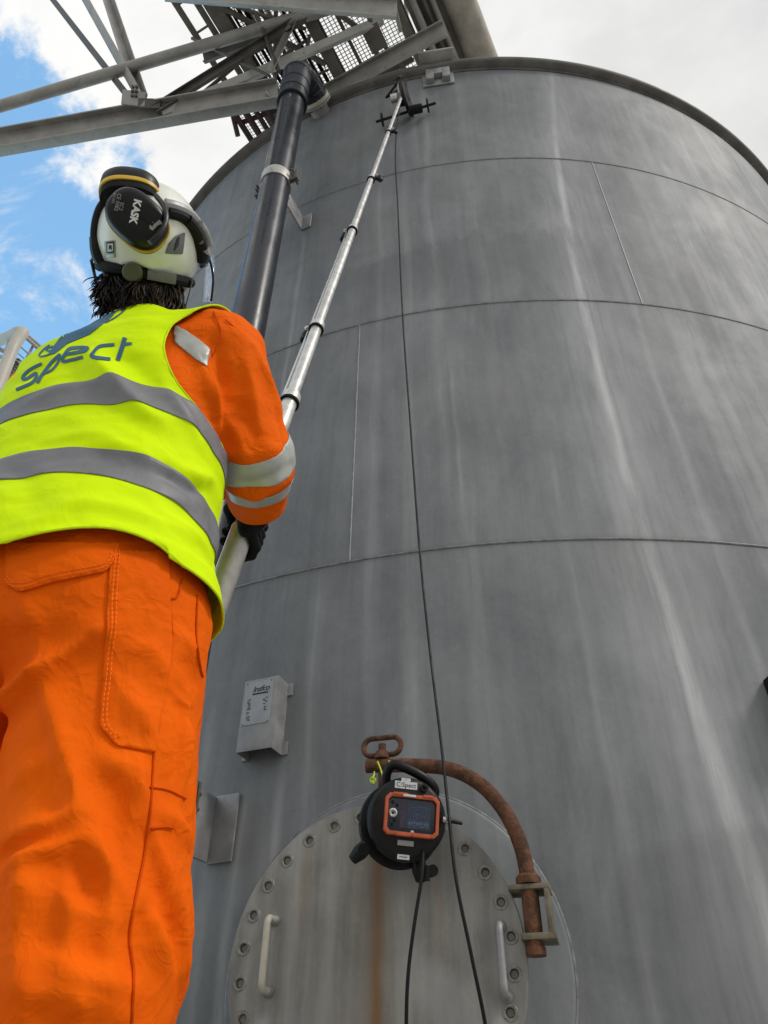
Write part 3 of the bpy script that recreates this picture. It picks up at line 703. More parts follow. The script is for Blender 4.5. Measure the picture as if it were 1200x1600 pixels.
# ---- pale pipe frame with handrails, far left
pf = thing('pipe_frame', 'pale bent pipe with thin railings far off at the left edge', 'pipe frame', (-6.5, 6.8, 0))
YF = 6.8
def fp(u, v, y=YF): return aty(u, v, y)
MB().tube(smooth_path([fp(-60, 740), fp(-10, 620), fp(8, 575), fp(22, 540), fp(34, 522)], 6) + smooth_path([fp(36, 519), fp(28, 519, YF + .1), fp(14, 526, YF + .4), fp(-30, 545, YF + 1.2)], 4), .085, 20).build('bent_pipe', M['offwhite'], pf)
for (u0, v0), (u1, v1), r in (((38, 519), (120, 590), .022), ((38, 525), (120, 598), .03), ((30, 540), (110, 610), .012), ((28, 552), (100, 614), .009), ((25, 560), (95, 620), .009), ((20, 560), (90, 622), .03), ((-10, 541), (12, 552), .035), ((-10, 555), (10, 560), .03)):
    MB().tube([fp(u0, v0, YF + .3), fp(u1, v1, YF + .6)], r, 10).build('rail', M['steel'], pf)
for u0, v0, u1, v1 in ((54, 536, 36, 570), (80, 558, 62, 590), (16, 530, 8, 548)): MB().tube([fp(u0, v0, YF + .4), fp(u1, v1, YF + .4)], .02, 10).build('post', M['steel'], pf)
for i in range(9):
    t = i / 8; MB().tube([fp(6 + 22 * t, 596 - 34 * t, YF + .3), fp(12 + 24 * t, 600 - 32 * t, YF + .5)], .025, 8).build('rung', M['steel_dark'], pf)

# ================================================================== inspection pole, crawler, cable, reel
tip = atr(627, 152, .16); pole_b = aty(340, 935, 1.20)
pd_ = tip - pole_b; PL = np.linalg.norm(pd_); pdn = pd_ / PL
def pp(t): return pole_b + pd_ * t
def pt_of(u, v):
    d = ray(u, v); # closest parameter on the pole to a pixel ray
    w0 = pole_b - cC; a = pdn @ pdn; b = pdn @ d; c = 1; dd = pdn @ w0; e = d @ w0
    return ((b * e - c * dd) / (a * c - b * b)) / PL
pole = thing('telescopic_pole', 'long silver telescopic pole with black clamps reaching up the tank', 'pole', tuple(pole_b))
joints = [pt_of(452, 622), pt_of(498, 511), pt_of(561, 362), pt_of(595, 285), pt_of(612, 208)]
ts = [-.014] + joints + [1.0]; rs = [.0205, .0172, .0152, .0132, .0116, .0102]
ps = np.cross(pdn, Zv); ps /= np.linalg.norm(ps); pu = np.cross(ps, pdn)
for i in range(6):
    MB().tube([pp(ts[i]), pp(ts[i + 1] + .004)], rs[i], 24).build('pole_section', M['alu'], pole)
    if i < 5:
        p = pp(ts[i + 1]); r = rs[i]
        MB().lathe([(r - .003, -.022), (r + .004, -.022), (r + .005, 0), (r + .004, .014), (r - .004, .018)], 28, p, pdn).build('collar', M['alu'], pole)
        MB().lathe([(r, -.006), (r + .0065, -.006), (r + .0065, .002), (r, .002)], 28, p - pdn * .022, pdn).build('seal_ring', M['blackm'], pole)
        sg = -1 if i < 3 else 1
        sd = ps * sg * .93 + pu * -.25
        lv = MB(); lv.tube(smooth_path([p + sd * (r + .002) + pdn * .012, p + sd * (r + .016) + pdn * .006, p + sd * (r + .028) - pdn * .006, p + sd * (r + .038) - pdn * .028, p + sd * (r + .032) - pdn * .04], 4), [.010] * 3 + [.014] * 7 + [.011] * 7, 10)
        lo = lv.build('clamp_lever', M['black'], pole)
        MB().cyl(p + sd * (r + .018) - pu * .02, p + sd * (r + .018) + pu * .02, .007, 10).build('lever_pin', M['chrome'], lo)
        MB().tube([p + sd * r + pdn * .02, p + sd * (r + .016) + pdn * .026], .006, 8).build('lever_tip', M['chrome'], lo)
# thin guide rod beside the lower sections
for i in (1, 2): MB().tube([pp(ts[i]) - ps * (rs[i - 1] + .010), pp(ts[i + 1]) - ps * (rs[i] + .010)], .0045, 8).build('guide_rod', M['chrome'], pole)
# ribbed grip at the base
mb = MB(); prof_ = []
for i in range(64): prof_ += [(.0228, -.07 + i * .004), (.0245, -.068 + i * .004)]
prof_ = [(.018, -.07)] + prof_ + [(.018, .19)]
mb.lathe(prof_, 28, pp(.0) + pdn * .02, pdn); mb.build('grip', M['alu'], pole, auto=rad(80))
pk = MB().tube(smooth_path([pp(0) + pdn * .02 - ps * .030, pp(0) - pdn * .03 - ps * .036, pp(0) - pdn * .12 - ps * .03], 5), [.012, .02, .025, .028, .03, .03, .028, .026, .022, .018, .012], 12).build('plastic_sleeve', M['white_label'], pole)

# ---- crawler on the wall at the pole tip
ct, cn = None, None
cp = atr(634, 182, .0); cth = math.degrees(math.atan2(cp[0] - TX, TY - cp[1]))
craw = thing('inspection_crawler', 'small black wheeled sensor head held against the upper shell', 'sensor', tuple(cp))
fr = frame_at(cth, cp[2], 0.); c_, t_, n_, k_ = fr
def cl(a, b, c): return c_ + t_ * a + n_ * b + k_ * c
MB().cyl(cl(-.20, .055, -.11), cl(.22, .055, -.03), .0095, 10).build('axle', M['black'], craw)
for a in (-.155, .165):
    zc = -.07 + .19 * (a - .01) / 2.1
    MB().lathe([(.008, -.006), (.045, -.006), (.045, .006), (.008, .006)], 24, cl(a, .055, -.11 + (a + .20) / .42 * .08), t_).build('wheel', M['black'], craw)
MB().lathe([(.02, -.012), (.115, -.012), (.12, 0), (.115, .012), (.02, .012)], 36, cl(.03, .12, -.02), t_ * .98 + n_ * .2).build('drive_wheel', M['black'], craw)
MB().cyl(cl(.035, .09, -.14), cl(.125, .08, -.12), .03, 16).build('motor', M['blackm'], craw)
mb = MB(); mb.obox(cl(.0, .13, .10), t_ * .022, n_ * .05, k_ * .13); mb.build('arm_plate', M['black'], craw, bevel=.004)
MB().tube([cl(-.02, .16, .05), cl(-.11, .13, .06), cl(-.02, .17, .16)], .009, 8).build('tie_arm', M['black'], craw)
MB().cyl(cl(-.075, .14, -.01), cl(-.03, .14, -.01), .032, 16).build('spring_drum', M['chrome'], craw)
mb = MB(); mb.obox(cl(.0, .17, .02), t_ * .02, n_ * .018, k_ * .07); mb.build('probe_block', M['chrome'], craw, bevel=.003)
MB().tube([cl(-.01, .18, .20), cl(.005, .15, .30)], .010, 8).build('tip_rod', M['black'], craw)
MB().tube([cl(.03, .13, .30), cl(.035, .13, .10)], .006, 8).build('tip_rod', M['black'], craw)
MB().tube([cl(-.03, .17, .22), cl(.02, .16, .22)], .014, 8).build('clevis', M['black'], craw)

# ---- cable from the crawler down past the reel
def cabp(u, v, off): return atr(u, v, off)
cpts = [cl(0, .16, -.02), cabp(618, 232, .10), cabp(622, 330, .05), cabp(629, 490, .04), cabp(641, 660, .05), cabp(655, 850, .08), cabp(671, 1010, .13), cabp(688, 1150, .22), cabp(700, 1260, .33), cabp(712, 1370, .36), cabp(736, 1490, .34), cabp(759, 1605, .30), cabp(770, 1700, .26), cabp(775, 1760, .22)]
tag(MB().tube(smooth_path(cpts, 12), .0042, 8, up=(1, 0, 0)).build('hanging_cable', M['rubber']), 'long thin black cable hanging from the sensor head past the reel', 'cable')
c2 = [cabp(661, 1330, .33), cabp(659, 1370, .34), cabp(648, 1440, .34), cabp(638, 1520, .33), cabp(635, 1605, .31), cabp(640, 1700, .28), cabp(660, 1760, .22)]
tag(MB().tube(smooth_path(c2, 8), .0042, 8, up=(1, 0, 0)).build('reel_cable', M['rubber']), 'short black cable dropping from the bottom of the reel', 'cable')

# ---- reel with its display
RO = .33
rs_, rh_ = mplane(632, 1276, RO + .02); rc = mp(rs_, rh_, RO)
rn = np.array([.13, -.98, -.15]); rn /= np.linalg.norm(rn); rx = np.cross(rn, Zv) * -1; rx = np.cross(Zv, rn) * -1 if False else np.cross(rn, Zv); rx /= np.linalg.norm(rx); 
if rx[0] < 0: rx = -rx
ru = np.cross(rx, -rn) if np.cross(rx, -rn)[2] < 0 else np.cross(rx, -rn); ru = ru if ru[2] > 0 else -ru
ti = rad(-3); rx, ru = rx * math.cos(ti) + ru * math.sin(ti), ru * math.cos(ti) - rx * math.sin(ti)
def rl(a, b, c): return rc + rx * a + ru * b + rn * c
reel = thing('cable_reel', 'black round cable reel with orange framed screen hanging on the davit', 'cable reel', tuple(rl(0, -.13, 0)))
RD = .100
MB().lathe([(.0001, .022), (RD - .012, .022), (RD - .004, .017), (RD, .008), (RD, -.012), (RD - .004, -.016), (.0001, -.016)], 64, rc, rn, closed=False).build('front_disc', M['black'], reel, auto=rad(50))
MB().lathe([(.0001, -.018), (RD - .02, -.018), (RD - .02, -.062), (.0001, -.062)], 48, rc, rn, closed=False).build('drum', M['blackm'], reel)
MB().lathe([(.0001, -.063), (RD + .004, -.063), (RD + .008, -.070), (RD + .004, -.082), (.0001, -.082)], 64, rc - rx * .006 - ru * .004, rn, closed=False).build('back_disc', M['black'], reel, auto=rad(50))
scr = MB()
Wd, Hd, tk = .0765, .0535, .0085
cxs, cys = .008, .004
RK = .86
rl_full = rl
def rl_disp(a, b, c): return rl_full(cxs + (a - cxs) * .86, cys + (b - cys) * .86, c)
rl = rl_disp
def rbox(mb, x0, x1, y0, y1, z0, z1): mb.obox(rl((x0 + x1) / 2, (y0 + y1) / 2, (z0 + z1) / 2), rx * (x1 - x0) / 2 * RK, ru * (y1 - y0) / 2 * RK, rn * (z1 - z0) / 2)
disp = MB(); rbox(disp, cxs - Wd + .006, cxs + Wd - .006, cys - Hd + .006, cys + Hd - .006, .0225, .034)
M['screen'] = None
n = NT('dark_display'); P = n.tc.outputs['Object']
gx = n.noise(n.comb(n.math('MULTIPLY', n.sep(P)[0], 60.), n.math('MULTIPLY', n.sep(P)[2], 160.), 0.), 1.5, 6, .7)
n.set('Base Color', n.mix(n.ramp(gx, .45, .75), (.006, .008, .014), (.020, .035, .07))).set('Roughness', .22); M['screen'] = n.m
do = disp.build('display', M['screen'], reel, bevel=.001)
frm = MB()
oct_ = lambda w, h, k: [(-w + k, -h), (w - k, -h), (w, -h + k), (w, h - k), (w - k, h), (-w + k, h), (-w, h - k), (-w, -h + k)]
o1, o2 = oct_(Wd + .0035, Hd + .0035, .012), oct_(Wd - tk + .003, Hd - tk + .002, .009)
vsf = [rl(cxs + a, cys + b, z) for z in (.0225, .041) for a, b in o1] + [rl(cxs + a, cys + b, z) for z in (.0225, .041) for a, b in o2]
fsf = []
for i in range(8):
    j = (i + 1) % 8; fsf += [(i, j, 8 + j, 8 + i), (16 + j, 16 + i, 24 + i, 24 + j), (8 + i, 8 + j, 24 + j, 24 + i), (j, i, 16 + i, 16 + j)]
frm.add(vsf, fsf); frm.build('display_frame', M['orange_plastic'], reel, bevel=.001)
for x0, x1, y0 in ((-.058, -.014, Hd - .002), (.03, .06, Hd - .002), (-.045, .0, -Hd - .005), (.004, .056, -Hd - .005)):
    mb = MB(); rbox(mb, cxs + x0, cxs + x1, cys + y0, cys + y0 + .008, .026, .0435); mb.build('frame_rib', M['orange_plastic'], reel, bevel=.001)
M['scr_a'] = simple('lcd_blue', (.018, .034, .075), .2, 0, .2, 120); M['scr_b'] = simple('lcd_violet', (.030, .024, .045), .2, 0, .2, 120); M['scr_line'] = simple('lcd_pale_lines', (.09, .15, .24), .3, 0, .2, 200)
mb = MB(); rbox(mb, cxs - .014, cxs + .056, cys - .036, cys + .038, .0342, .0347); mb.build('screen_pane', M['scr_a'], do)
mb = MB(); rbox(mb, cxs - .034, cxs - .0145, cys - .036, cys + .038, .0342, .0346); mb.build('screen_pane', M['scr_b'], do)
mb = MB()
for i in range(26):
    x0 = cxs - .010 + .06 * random.random(); y0 = cys - .034 + .066 * random.random(); w_ = .002 + .008 * random.random()
    rbox(mb, x0, min(x0 + w_, cxs + .054), y0, y0 + .0012, .0349, .0352)
rbox(mb, cxs - .010, cxs + .052, cys - .027, cys - .0258, .0349, .0352); rbox(mb, cxs - .008, cxs + .05, cys - .0162, cys - .0152, .0349, .0352)
for i in range(8): rbox(mb, cxs - .008 + i * .0075, cxs - .003 + i * .0075, cys - .024 + .001 * (i % 3), cys - .018, .0349, .0352)
mb.build('screen_traces', M['scr_line'], do)['kind'] = 'stuff'
for b, r in ((.0, .0105),): 
    MB().lathe([(.004, 0), (r, 0), (r, .006), (.0075, .007), (.0065, .003), (.004, .002)], 20, rl(cxs - .056, cys + .002, .034), rn).build('control_knob', M['chrome'], reel)
for a, b in ((-.058, .032), (-.05, -.017), (-.057, -.030), (-.045, .025)): MB().lathe([(.0001, .004), (.0035, .004), (.0042, 0), (.0001, 0)], 12, rl(cxs + a, cys + b, .034), rn, closed=False).build('button', M['blackm'], reel)
MB().lathe([(.0015, .003), (.004, .003), (.004, 0), (.0015, 0)], 12, rl(cxs + .004, cys - .045, .0345), rn).build('indicator', M['white_label'], reel)
mb = MB(); rbox(mb, cxs - .030, cxs + .008, cys + Hd - .004, cys + Hd + .002, .036, .0445); mb.build('frame_sticker', M['white_label'], reel)
rl = rl_full; RK = 1.0
mb = MB(); rbox(mb, -.022, .018, -.066, -.054, .0225, .026); tb = mb.build('tab_plate', M['box'], reel)
mb = MB(); rbox(mb, -.038, .020, .0685, .0865, .0225, .0232); lb = mb.build('label', M['white_label'], reel)
mb = MB(); rbox(mb, -.022, .002, .0868, .095, .0225, .0231); mb.build('label', M['white_label'], reel)
text_on('printed_word', 'C:Spect', .0165, rl(-.009, .0775, .0236), rx, ru, M['ink'], lb, bold=.0001)
text_on('printed_mark', 'IF', .006, rl(-.010, .0905, .0236), rx, ru, M['ink'], lb)
mb = MB(); rbox(mb, -.020, .010, -.097, -.086, .0205, .0233); l2 = mb.build('label', M['white_label'], reel)
mb = MB(); rbox(mb, -.015, .004, -.0922, -.0905, .0233, .0236); mb.build('printed_line', M['ink'], l2)
MB().lathe([(.005, 0), (.0105, 0), (.0105, .006), (.005, .007)], 18, rl(.038, .076, .0225), rn).build('boss', M['black'], reel)
# handle loop over the top, feet, connector
MB().tube(smooth_path([rl(-.05, .09, -.06), rl(-.052, .118, -.045), rl(-.035, .138, -.03), rl(.02, .122, -.025), rl(.058, .104, -.03), rl(.078, .085, -.04), rl(.075, .062, -.055)], 6), .0125, 14, up=rn).build('carry_handle', M['black'], reel)
for a0, a1 in (((-.090, -.065), (-.122, -.100)), ((.045, -.090), (.055, -.132))):
    fo = MB().tube([rl(*a0, -.05), rl((a0[0] + a1[0]) / 2, (a0[1] + a1[1]) / 2, -.05), rl(*a1, -.06)], [.018, .02, .013], 12).build('foot', M['black'], reel)
    MB().cyl(rl(a1[0] + .022, a1[1] + .022, -.045), rl(a1[0] + .022, a1[1] + .022, -.015), .014, 14).build('foot_knob', M['blackm'], fo)
MB().tube([rl(.062, -.10, -.02), rl(.066, -.135, -.02)], .006, 8).build('outlet', M['black'], reel)
MB().cyl(rl(.088, .004, .03), rl(.102, .003, .03), .0075, 14).build('connector', M['chrome'], reel)
MB().tube([rl(.102, .003, .03), rl(.116, .002, .03), rl(.138, -.001, .03)], [.0085, .006, .0042], 12).build('connector_boot', M['black'], reel)
# lime cord from the arm to the reel
cord = thing('lime_cord', 'thin lime cord tying the reel to the davit arm', 'cord', tuple(dpts[1]))
for (u0, v0), (u1, v1) in (((590, 1190), (599, 1218)), ((608, 1189), (606, 1222)), ((585, 1206), (582, 1216))):
    MB().tube(smooth_path([mp(*mplane(u0, v0, DO + .028), DO + .028), mp(*mplane((u0 + u1) / 2 + 1, (v0 + v1) / 2, DO + .05), DO + .05), mp(*mplane(u1, v1, DO + .06), DO + .06)], 5), .0022, 6).build('strand', M['lime'], cord)
MB().tube(smooth_path([mp(*mplane(u, v, DO + .05), DO + .05) for u, v in ((582, 1214), (579, 1219), (583, 1223), (587, 1219), (583, 1216), (584, 1225))], 5), .003, 6).build('knot', M['lime'], cord)

# ================================================================== the person
# ---- distance-field modelling: smooth union of tapered limbs and lofts, meshed with surface nets
PX, PY, YAW = -.47, .93, rad(-13)
ca, sa = math.cos(YAW), math.sin(YAW)
def L2W(p): p = np.asarray(p, float); return np.stack([PX + p[..., 0] * ca - p[..., 1] * sa, PY + p[..., 0] * sa + p[..., 1] * ca, p[..., 2]], -1)
def W2L(p): p = np.asarray(p, float); x, y = p[..., 0] - PX, p[..., 1] - PY; return np.stack([x * ca + y * sa, -x * sa + y * ca, p[..., 2]], -1)
def limb(P, a, b, r1, r2):
    a, b = np.asarray(a, float), np.asarray(b, float); ab = b - a
    t = np.clip(((P - a) @ ab) / (ab @ ab), 0, 1); return np.linalg.norm(P - a - t[..., None] * ab, axis=-1) - (r1 + (r2 - r1) * t)
def ellip(P, c, r, rot=None):
    q = P - np.asarray(c, float)
    if rot is not None: q = q @ rot
    r = np.asarray(r, float); k0 = np.linalg.norm(q / r, axis=-1); k1 = np.linalg.norm(q / (r * r), axis=-1) + 1e-9
    return k0 * (k0 - 1) / k1
def loft(P, tab, ex=2.3):
    tab = np.asarray(tab, float); z = P[..., 2]
    zz = np.clip(z, tab[0, 0], tab[-1, 0])
    cxx, cyy, a, b = (np.interp(zz, tab[:, 0], tab[:, k]) for k in range(1, 5))
    q = (np.abs((P[..., 0] - cxx) / a)**ex + np.abs((P[..., 1] - cyy) / b)**ex)**(1 / ex)
    d = (q - 1) * np.minimum(a, b); dz = np.abs(z - zz)
    return np.where(dz > 0, np.sqrt(np.maximum(d, 0)**2 + dz**2) + np.minimum(d, 0) * (dz == 0), d)
def smin(a, b, k): h = np.maximum(k - np.abs(a - b), 0) / k; return np.minimum(a, b) - h * h * k * .25
def surface_nets(f, lo, hi, h, newton=2):
    lo, hi = np.asarray(lo, float), np.asarray(hi, float); n = np.ceil((hi - lo) / h).astype(int) + 1
    ax = [lo[i] + np.arange(n[i]) * h for i in range(3)]
    G = np.stack(np.meshgrid(*ax, indexing='ij'), -1); S = f(G.reshape(-1, 3)).reshape(n)
    ins = S < 0; acc = np.zeros(tuple(n - 1) + (3,)); cnt = np.zeros(tuple(n - 1))
    for axis in range(3):
        for da in (0, 1):
            for db in (0, 1):
                o1, o2 = [k for k in range(3) if k != axis]
                sl = [None] * 3; sl[o1] = slice(da, n[o1] - 1 + da); sl[o2] = slice(db, n[o2] - 1 + db)
                s0 = list(sl); s1 = list(sl); s0[axis] = slice(0, n[axis] - 1); s1[axis] = slice(1, n[axis])
                A, B = S[tuple(s0)], S[tuple(s1)]; cr_ = (A < 0) != (B < 0); t = np.where(cr_, A / np.where(cr_, A - B, 1), 0)
                off = np.zeros(A.shape + (3,)); off[..., axis] = t; off[..., o1] = da; off[..., o2] = db
                acc += off * cr_[..., None]; cnt += cr_
    act = cnt > 0; idx = -np.ones(act.shape, int); idx[act] = np.arange(act.sum())
    cell = np.argwhere(act); V = lo + (cell + acc[act] / cnt[act][:, None]) * h
    F = []
    for axis in range(3):
        o1, o2 = [k for k in range(3) if k != axis]
        s0 = [slice(1, n[k] - 1) for k in range(3)]; s1 = list(s0); s0[axis] = slice(0, n[axis] - 1); s1[axis] = slice(1, n[axis])
        A, B = ins[tuple(s0)], ins[tuple(s1)]; e = np.argwhere(A != B); sgn = A[tuple(e.T)]
        base_ = e.copy(); base_[:, o1] += 1; base_[:, o2] += 1
        def cid(a, b): c = base_.copy(); c[:, o1] -= a; c[:, o2] -= b; return idx[tuple(c.T)]
        q = np.stack([cid(0, 0), cid(1, 0), cid(1, 1), cid(0, 1)], 1)
        flip = sgn if axis != 1 else ~sgn
        q[~flip] = q[~flip][:, ::-1]; F.append(q)
    F = np.concatenate(F); F = F[(F >= 0).all(1)]
    for _ in range(newton):
        e = h * .4; d = f(V)
        g = np.stack([(f(V + np.eye(3)[k] * e) - f(V - np.eye(3)[k] * e)) / (2 * e) for k in range(3)], 1)
        gn = np.linalg.norm(g, axis=1, keepdims=True) + 1e-9
        V = V - np.clip(d[:, None] / gn, -h * .5, h * .5) * g / gn
    return V, F
def vnormals(V, F):
    F = np.asarray(F); a = V[F[:, 2]] - V[F[:, 0]]; b = V[F[:, 3]] - V[F[:, 1]]; fn = np.cross(a, b); N = np.zeros_like(V)
    for k in range(4): np.add.at(N, F[:, k], fn)
    return N / (np.linalg.norm(N, axis=1, keepdims=True) + 1e-12)
def subdivide(V, F):
    me = bpy.data.meshes.new('s'); me.from_pydata(V.tolist(), [], F.tolist()); bm = bmesh.new(); bm.from_mesh(me)
    bmesh.ops.subdivide_edges(bm, edges=bm.edges, cuts=1, use_grid_fill=True, smooth=0.35)
    V = np.array([v.co[:] for v in bm.verts]); F = np.array([[v.index for v in f.verts] for f in bm.faces if len(f.verts) == 4]); bm.free(); bpy.data.meshes.remove(me)
    return V, F
def laplace(V, F, it=2, k=.5):
    n = len(V); F = np.asarray(F)
    for _ in range(it):
        S = np.zeros_like(V); c = np.zeros(n)
        for a in range(4):
            b = (a + 1) % 4
            np.add.at(S, F[:, a], V[F[:, b]]); np.add.at(c, F[:, a], 1); np.add.at(S, F[:, b], V[F[:, a]]); np.add.at(c, F[:, b], 1)
        V = V + k * (S / np.maximum(c, 1)[:, None] - V)
    return V
def clip_mesh(V, F, g):
    """keep g >= 0, cutting faces along g = 0; F list of polygons"""
    V = [tuple(v) for v in V]; keep = []; cut = {}
    g = np.asarray(g)
    F = [tuple(int(i) for i in f) for f in F]
    allp = np.array([all(g[i] >= 0 for i in f) for f in F]); anyp = np.array([any(g[i] >= 0 for i in f) for f in F])
    for k, f in enumerate(F):
        if allp[k]: keep.append(f); continue
        if not anyp[k]: continue
        poly = []
        for i in range(len(f)):
            a, b = f[i], f[(i + 1) % len(f)]
            if g[a] >= 0: poly.append(a)
            if (g[a] >= 0) != (g[b] >= 0):
                key = (min(a, b), max(a, b))
                if key not in cut:
                    t = g[key[0]] / (g[key[0]] - g[key[1]]); cut[key] = len(V); p, q = np.array(V[key[0]]), np.array(V[key[1]]); V.append(tuple(p + (q - p) * t))
                poly.append(cut[key])
        if len(poly) >= 3: keep.append(tuple(poly))
    used = sorted({i for f in keep for i in f}); re = {o: n for n, o in enumerate(used)}
    return np.array([V[i] for i in used]).reshape(-1, 3), [tuple(re[i] for i in f) for f in keep]
def interp_attr(V, F, g, W):
    """carry a per-vertex array through clip_mesh by appending it as extra columns"""
    pass
def bvh_of(V, F): return BVHTree.FromPolygons([tuple(v) for v in V], [tuple(int(i) for i in f) for f in F])
def cast(bvh, u, v, maxd=6):
    h = bvh.ray_cast(Vector(cC), Vector(ray(u, v)), maxd); return (np.array(h[0]), np.array(h[1])) if h[0] is not None else (None, None)
def px_path(bvh, pts, n=6, lift=0.):
    out = []
    for q in smooth_path([np.array([a, b, 0.]) for a, b in pts], n):
        p, nn = cast(bvh, q[0], q[1])
        if p is not None:
            if nn @ (cC - p) < 0: nn = -nn
            out.append(p + nn * lift)
    return out
def poly_dist(V, path):
    path = np.asarray(path); best = np.full(len(V), 9.)
    for a, b in zip(path[:-1], path[1:]):
        ab = b - a; t = np.clip(((V - a) @ ab) / (ab @ ab + 1e-12), 0, 1); best = np.minimum(best, np.linalg.norm(V - a - t[:, None] * ab, axis=1))
    return best
def folds(V, F, bvh, strokes):
    N = vnormals(V, F); D = np.zeros(len(V))
    for pts, w, amp in strokes:
        path = px_path(bvh, pts, 5)
        if len(path) < 2: continue
        path = np.array(path); d = poly_dist(V, path)
        # fade toward both ends
        ab = path[-1] - path[0]; i = ((V - path[0]) @ ab) / (ab @ ab)
        D += amp * (2.1 if amp > 0 else .9) * np.exp(-(d / w)**(1.35 if amp > 0 else 2.)) * (.35 + .65 * np.sin(np.pi * np.clip(i, .06, .94)))
    return V + N * D[:, None], D
def wrinkle(V, N, seed, scale, amp, n=14, aniso=(1, 1, 1)):
    r = np.random.default_rng(seed); D = np.zeros(len(V))
    for _ in range(n):
        k = r.normal(size=3) * scale * np.array(aniso); D += np.sin(V @ k + r.uniform(0, 6.28) + 1.3 * np.sin(V @ (r.normal(size=3) * scale * .5) + r.uniform(0, 6)))
    return V + N * (amp * D / math.sqrt(n))[:, None]
def poly_sdf(Q, poly):
    """signed distance (positive inside) of 2-D points to a polygon"""
    poly = np.asarray(poly, float); d = np.full(len(Q), 1e9); ins = np.zeros(len(Q), bool)
    for a, b in zip(poly, np.roll(poly, -1, 0)):
        ab = b - a; t = np.clip(((Q - a) @ ab) / (ab @ ab), 0, 1); d = np.minimum(d, np.linalg.norm(Q - a - t[:, None] * ab, axis=1))
        c = (a[1] > Q[:, 1]) != (b[1] > Q[:, 1]); x = a[0] + (Q[:, 1] - a[1]) / (b[1] - a[1] + 1e-12) * ab[0]; ins ^= c & (Q[:, 0] < x)
    return np.where(ins, d, -d)
def garment_patch(V, F, poly, lift, face_min=0.):
    """piece of a garment surface inside an outline, lifted off it"""
    N = vnormals(V, F); view = cC - V; view = view / np.linalg.norm(view, axis=1, keepdims=True); face = np.einsum('ij,ij->i', N, view) > face_min
    g = np.where(face, poly_sdf(project(V), poly), -50.); near = g > -40
    Fm = np.asarray(F)[near[np.asarray(F)].any(1)]
    v, f = clip_mesh(V + N * lift, Fm, g)
    if not f: return v, f
    par = list(range(len(v)))                      # keep the largest connected piece
    def fd(i):
        while par[i] != i: par[i] = par[par[i]]; i = par[i]
        return i
    for q in f:
        for a, b in zip(q[:-1], q[1:]): par[fd(a)] = fd(b)
    rt_ = [fd(q[0]) for q in f]; big = max(set(rt_), key=rt_.count); f = [q for q, r in zip(f, rt_) if r == big]
    us = sorted({i for q in f for i in q}); re = {o: n for n, o in enumerate(us)}
    return v[us], [tuple(re[i] for i in q) for q in f]
def solid(o, th, off=-1.):
    m = o.modifiers.new('thickness', 'SOLIDIFY'); m.thickness = th; m.offset = off; m.use_even_offset = False; return o

# ---- cloth materials
def fabric(name, col, dark, rough=.75, weave=1500., wr=24., wamp=.50, sheen=.0, soil=.15):
    n = NT(name); P = n.geo.outputs['Position']
    a = n.noise(P, 7, 6, .6); s_ = n.noise(P, 19, 8, .7)
    c = n.mix(n.ramp(a, .3, .7), dark, col); c = n.mix(n.ramp(s_, .58, .8, 0, soil), c, tuple(q * .55 for q in col))
    w1 = n.noise(P, wr, 3, .5, 1.2); w3 = n.noise(P, wr * .45, 2, .5, 1.5); w2 = n.noise(P, weave, 2, .5)
    rid = lambda q: n.math('SUBTRACT', 1., n.math('ABSOLUTE', n.math('MULTIPLY_ADD', q, 4., -2.)))
    h = n.math('MULTIPLY_ADD', w2, .06, n.math('MULTIPLY_ADD', rid(w1), .30, n.math('MULTIPLY', rid(w3), .55)))
    n.set('Base Color', c).set('Roughness', rough).set('Sheen Weight', sheen).set('Normal', n.bump(h, wamp, .007)).set('Specular IOR Level', .06); return n.m
M['orange'] = fabric('orange_workwear', (.87, .134, .002), (.79, .110, .002), soil=.16)
M['orange_seam'] = fabric('orange_seam', (.68, .085, .002), (.55, .07, .002))
M['vest'] = fabric('fluorescent_yellow_vest', (.68, .92, .003), (.62, .87, .003), .7, 1500, 15, .32, .0, .10)
M['reflect'] = simple('grey_reflective_tape', (.19, .19, .205), .55, .1, .08, 30, bump=.35, bscale=40, bdist=.004)
M['reflect_pale'] = simple('pale_reflective_tape', (.46, .47, .44), .42, .2, .06, 30, bump=.3, bscale=45, bdist=.004)
M['print'] = simple('blue_vest_print', (.012, .105, .20), .6, 0, .1, 40)
M['skin'] = simple('skin', (.50, .27, .19), .5, 0, .08, 30)
M['hair'] = simple('dark_hair', (.018, .012, .009), .55, 0, .3, 60, spec=.2); M['hair2'] = simple('brown_hair', (.075, .036, .018), .5, 0, .3, 60, spec=.25)
M['helmet'] = simple('white_helmet_shell', (.80, .81, .75), .32, 0, .05, 6, dirt=.12)
M['greyp'] = simple('grey_plastic', (.16, .16, .165), .45, 0, .15, 30)
M['palegrey'] = simple('pale_grey_plastic', (.36, .37, .38), .4, 0, .1, 30)
M['glove'] = simple('black_glove', (.010, .010, .011), .8, 0, .25, 60, bump=.5, bscale=300, spec=.2)
M['glove2'] = simple('grey_glove_back', (.10, .10, .095), .8, 0, .2, 60, bump=.5, bscale=300)
M['boot'] = simple('black_boot', (.015, .014, .013), .6, 0, .2, 30)

# ---- skeleton
SR, SL = np.array([.172, -.005, 1.437]), np.array([-.182, .02, 1.415])
ER = W2L(aty(403, 724, .985))
HR = W2L(pp(pt_of(372, 822)))
HLp = pt_of(414, 742)
HL = W2L(pp(HLp)); EL = np.array([-.235, .20, 1.20])
def bone(a, b, k): return a + (b - a) * k
